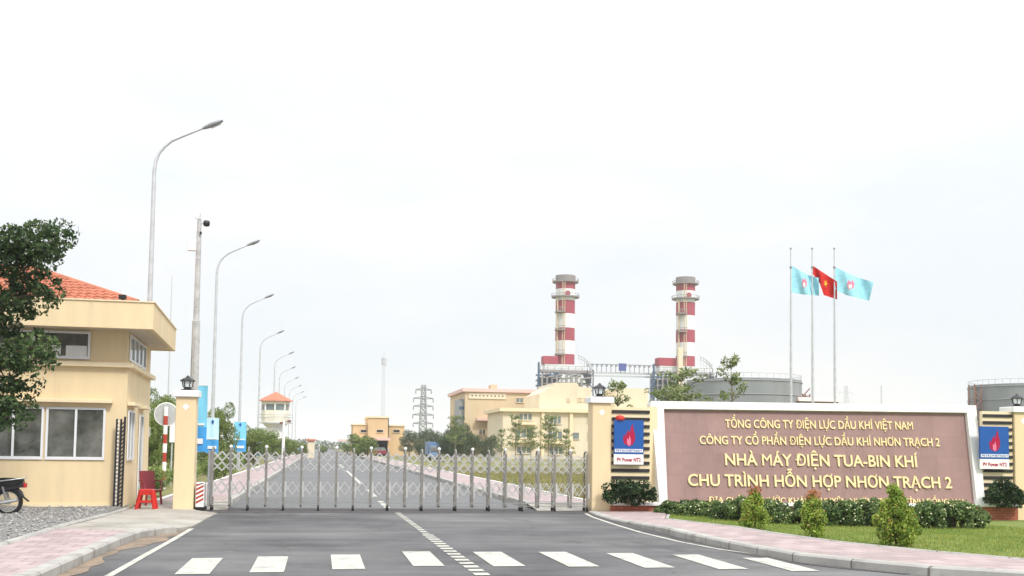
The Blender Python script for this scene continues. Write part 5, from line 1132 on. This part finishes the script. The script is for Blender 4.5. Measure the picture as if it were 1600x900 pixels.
# pipe bridge between the units
y = 297.0; a = P3(917, 584, y); b = P3(1020, 586, y)
t = thing('pipe_bridge', 'long horizontal pipe bridge between the two boiler units', 'pipe bridge', ((a.x+b.x)/2, y, 0))
mb = MB(); zt = P3(968, 573, y).z; zm = P3(968, 583, y).z; mb.bar((a.x, y, zm), (b.x, y, zm), .9, .5); mb.bar((a.x, y, zm-.9), (b.x, y, zm-.9), .4, .4); mb.build('deck', 'galv', t)
mb = MB(); n = 14
mb.bar((a.x, y-.4, zt+.5), (b.x, y-.4, zt+.5), .22)
for k in range(n+1): x = a.x+(b.x-a.x)*k/n; mb.bar((x, y-.4, zm), (x, y-.4, zt+.5), .18); mb.box(x-.25, x+.45, y-.5, y-.3, zt-.1, zt+.65)
mb.build('railing', 'galv_dk', t)
p = P3(966, 568, y); q = P3(977, 580, y); mb = MB(); mb.box(p.x, q.x, y-.9, y-.55, q.z, p.z); mb.build('equipment_box', 'blue_tank', t)
mb = MB()
for k in (0.02, .98): x = a.x+(b.x-a.x)*k; mb.bar((x, y, 0), (x, y, zm), .8)
mb.build('trestle', 'galv', t)
# tanks
def tank(px0, px1, top, y, lab, stair):
    a = P3(px0, top, y); b = P3(px1, top+5, y); cx = (a.x+b.x)/2; r_ = (b.x-a.x)/2*.985; zt = (a.z+b.z)/2
    t = thing('storage_tank', lab, 'tank', (cx, y, 0), 0, 'large grey storage tanks')
    mb = MB(); mb.smooth = True; mb.tube([(cx, y, 0), (cx, y, zt)], r_, 64); sh = mb.build('shell', 'tank', t)
    mb = MB()
    for z in (zt-.5, zt*.8, zt*.6): mb.torus((cx, y, z), (0, 0, 1), r_+.08, .12, 64, 4)
    mb.build('stiffening_ring', 'galv_dk', t)
    mb = MB(); mb.torus((cx, y, zt+1.0), (0, 0, 1), r_-.1, .06, 64, 4)
    for k in range(48): aa = k*math.pi/24; mb.bar((cx+(r_-.1)*math.cos(aa), y+(r_-.1)*math.sin(aa), zt), (cx+(r_-.1)*math.cos(aa), y+(r_-.1)*math.sin(aa), zt+1.0), .07)
    mb.build('handrail', 'galv', t)
    mb = MB()
    sx_ = 1 if stair > 0 else -1; x0 = cx+sx_*(r_+.4)
    for q in range(4): mb.bar((x0+sx_*(q % 2)*1.6, y-2+(q//2)*2, 0), (x0+sx_*(q % 2)*1.6, y-2+(q//2)*2, zt-2.5 if stair > 0 else zt), .22)
    for q in range(8): z = zt*q/8.6; mb.box(x0 if sx_ > 0 else x0-1.6, x0+1.6 if sx_ > 0 else x0, y-2, y, z, z+.18); mb.bar((x0+sx_*(0 if q % 2 else 1.6), y-2, z), (x0+sx_*(1.6 if q % 2 else 0), y-2, z+zt/8.6*.9), .2)
    mb.build('stair_tower', 'rust', t)
tank(1078, 1246, 593, 215.0, 'wide grey storage tank above the left half of the sign', 1)
tank(1526, 1690, 601, 215.0, 'grey storage tank with brown stair tower above the right end of the sign', -1)
y = 205.0; a = P3(1250, 620, y); b = P3(1310, 628, y); t = thing('pump_shed', 'low pinkish shed behind the flagpoles beside the wide grey tank', 'shed', ((a.x+b.x)/2, y, 0))
mb = MB(); mb.box(a.x, b.x, y, y+6, 0, b.z); mb.build('wall', 'chim_grey', t); mb = MB(); mb.hull([(a.x-.4, y-.5, b.z), (b.x+.4, y-.5, b.z), (b.x+.4, y+6.5, b.z), (a.x-.4, y+6.5, b.z)], [(a.x, y+1, a.z), (b.x, y+1, a.z), (b.x, y+5, a.z), (a.x, y+5, a.z)]); mb.build('roof', 'awning', t)

# ------------------------------------------------------------------ masts, pylons
def lattice(name, lab, cat, px, top, y, wb, wt, m, arms=(), seg=14, member=.12, group=None):
    g = P3(px, top, y); x = g.x; h = g.z; t = thing(name, lab, cat, (x, y, 0), 0, group); mb = MB()
    c = lambda k, s1, s2: (x+s1*(wb+(wt-wb)*min(k*1.0, 1))/2, y+s2*(wb+(wt-wb)*k)/2, h*k)
    for s1, s2 in ((-1, -1), (-1, 1), (1, -1), (1, 1)): mb.bar(c(0, s1, s2), c(1, s1, s2), member*1.3)
    for i in range(seg):
        k0, k1 = i/seg, (i+1)/seg
        for (p, q) in (((-1, -1), (1, -1)), ((1, -1), (1, 1)), ((1, 1), (-1, 1)), ((-1, 1), (-1, -1))):
            mb.bar(c(k0, *p), c(k1, *q), member); mb.bar(c(k0, *q), c(k1, *p), member); mb.bar(c(k1, *p), c(k1, *q), member)
    mb.build('lattice', m, t)
    for kz, L_ in arms:
        mb = MB(); z = h*kz
        for s_ in (-1, 1):
            mb.bar((x, y, z+.8), (x+s_*L_, y, z), member*1.4); mb.bar((x, y, z-.2), (x+s_*L_, y, z), member*1.4); mb.lathe((x+s_*L_, y, z-1.5), [(.18, 0), (.22, .5), (.14, 1.5)], 6)
        mb.build('crossarm', m, t)
    return t, x, h
t, x, h = lattice('telecom_mast', 'thin pale lattice mast rising behind the ochre building', 'mast', 600, 557, 260, .75, .55, 'galv', (), 20, .035)
mb = MB(); mb.lathe((x, 260, h-2), [(.6, 0), (.6, 1.6)], 8); mb.tube([(x, 260, h), (x, 260, h+1)], .06, 5); mb.build('antenna', 'galv', t)
lattice('power_pylon', 'grey lattice power pylon with short cross-arms left of the tan building', 'pylon', 662, 602, 420, 3.4, 1.4, 'galv_dk', ((.93, 3.0), (.80, 3.8), (.68, 3.8), (.55, 4.0), (.42, 3.8)), 12, .24, None)
lattice('power_pylon', 'faint distant pylon above the sign right of the flags', 'pylon', 1322, 603, 700, 6, 1.5, 'galv', ((.9, 5), (.75, 6)), 10, .12, None)
lattice('radio_mast', 'faint needle mast above the right end of the sign', 'mast', 1377, 602, 650, .8, .5, 'galv', (), 20, .07, None)
g = P3(269, 430, 150); t = thing('antenna_pole', 'very thin pale pole between the gatehouse roof and the camera mast', 'mast', (g.x, 150, 0)); mb = MB(); mb.tube([(g.x, 150, 0), (g.x, 150, g.z)], [.14, .05], 6); mb.build('pole', 'galv', t)
# far treeline behind everything
cl = []; rs = random.Random(9)
for k in range(150):
    px = -100+k*12.5; y = 480+rs.random()*60; g = P3(px, 700, y); r_ = 4+3*rs.random(); cl.append(((g.x, y, 1.2+rs.random()), (7, 5, 2.0+1.4*rs.random()), 1))
M['leaf_far'] = leafmat('far_leaf', [(0, (0.07, 0.11, 0.06)), (1, (0.15, 0.19, 0.10))])
o = leaves('distant_treeline', 'leaf_far', cl, 26000, 1.1, None, 77); tag(o, 'low distant belt of trees along the horizon', 'treeline', kind='stuff')
# hedge inside the left fence line, seen through the gate
g0 = gy(322, 722, 46)
cl = []
for k in range(40): cl.append(((-6.2+.3*math.sin(k), 40+k*1.6, .45), (.55, .9, .4), 1))
t = thing('clipped_hedge', 'long low green hedge beside the inner left footway, seen through the gate', 'hedge', (-6.2, 40, 0)); leaves('foliage', 'leaf_mid', cl, 9000, .14, t, 78); mb = MB(); 
for k in range(40): mb.tube([(-6.2+.3*math.sin(k), 40+k*1.6, 0), (-6.2+.3*math.sin(k), 40+k*1.6, .5)], .02, 4)
mb.build('stems', 'bark', t)
for o in list(bpy.data.objects):
    if o.parent is None and o.type == 'EMPTY' and 'group' in o and not o['group']: del o['group']
S.cycles.max_bounces = 6

# ------------------------------------------------------------------ haze
hz = bpy.data.materials.new('haze'); hz.use_nodes = True; n = hz.node_tree.nodes; n.remove(n['Principled BSDF'])
pv = n.new('ShaderNodeVolumePrincipled'); pv.inputs['Color'].default_value = (0.96, 0.975, 1.0, 1); pv.inputs['Density'].default_value = 0.00033
hz.node_tree.links.new(pv.outputs[0], n['Material Output'].inputs['Volume'])
mb = MB(); mb.box(-3200, 3200, -100, 4200, -1.5, 62); o = mb.build('haze', hz); o['kind'] = 'stuff'; o['label'] = 'thin pale daylight haze over the whole plant'; o['category'] = 'haze'
S.cycles.volume_bounces = 1
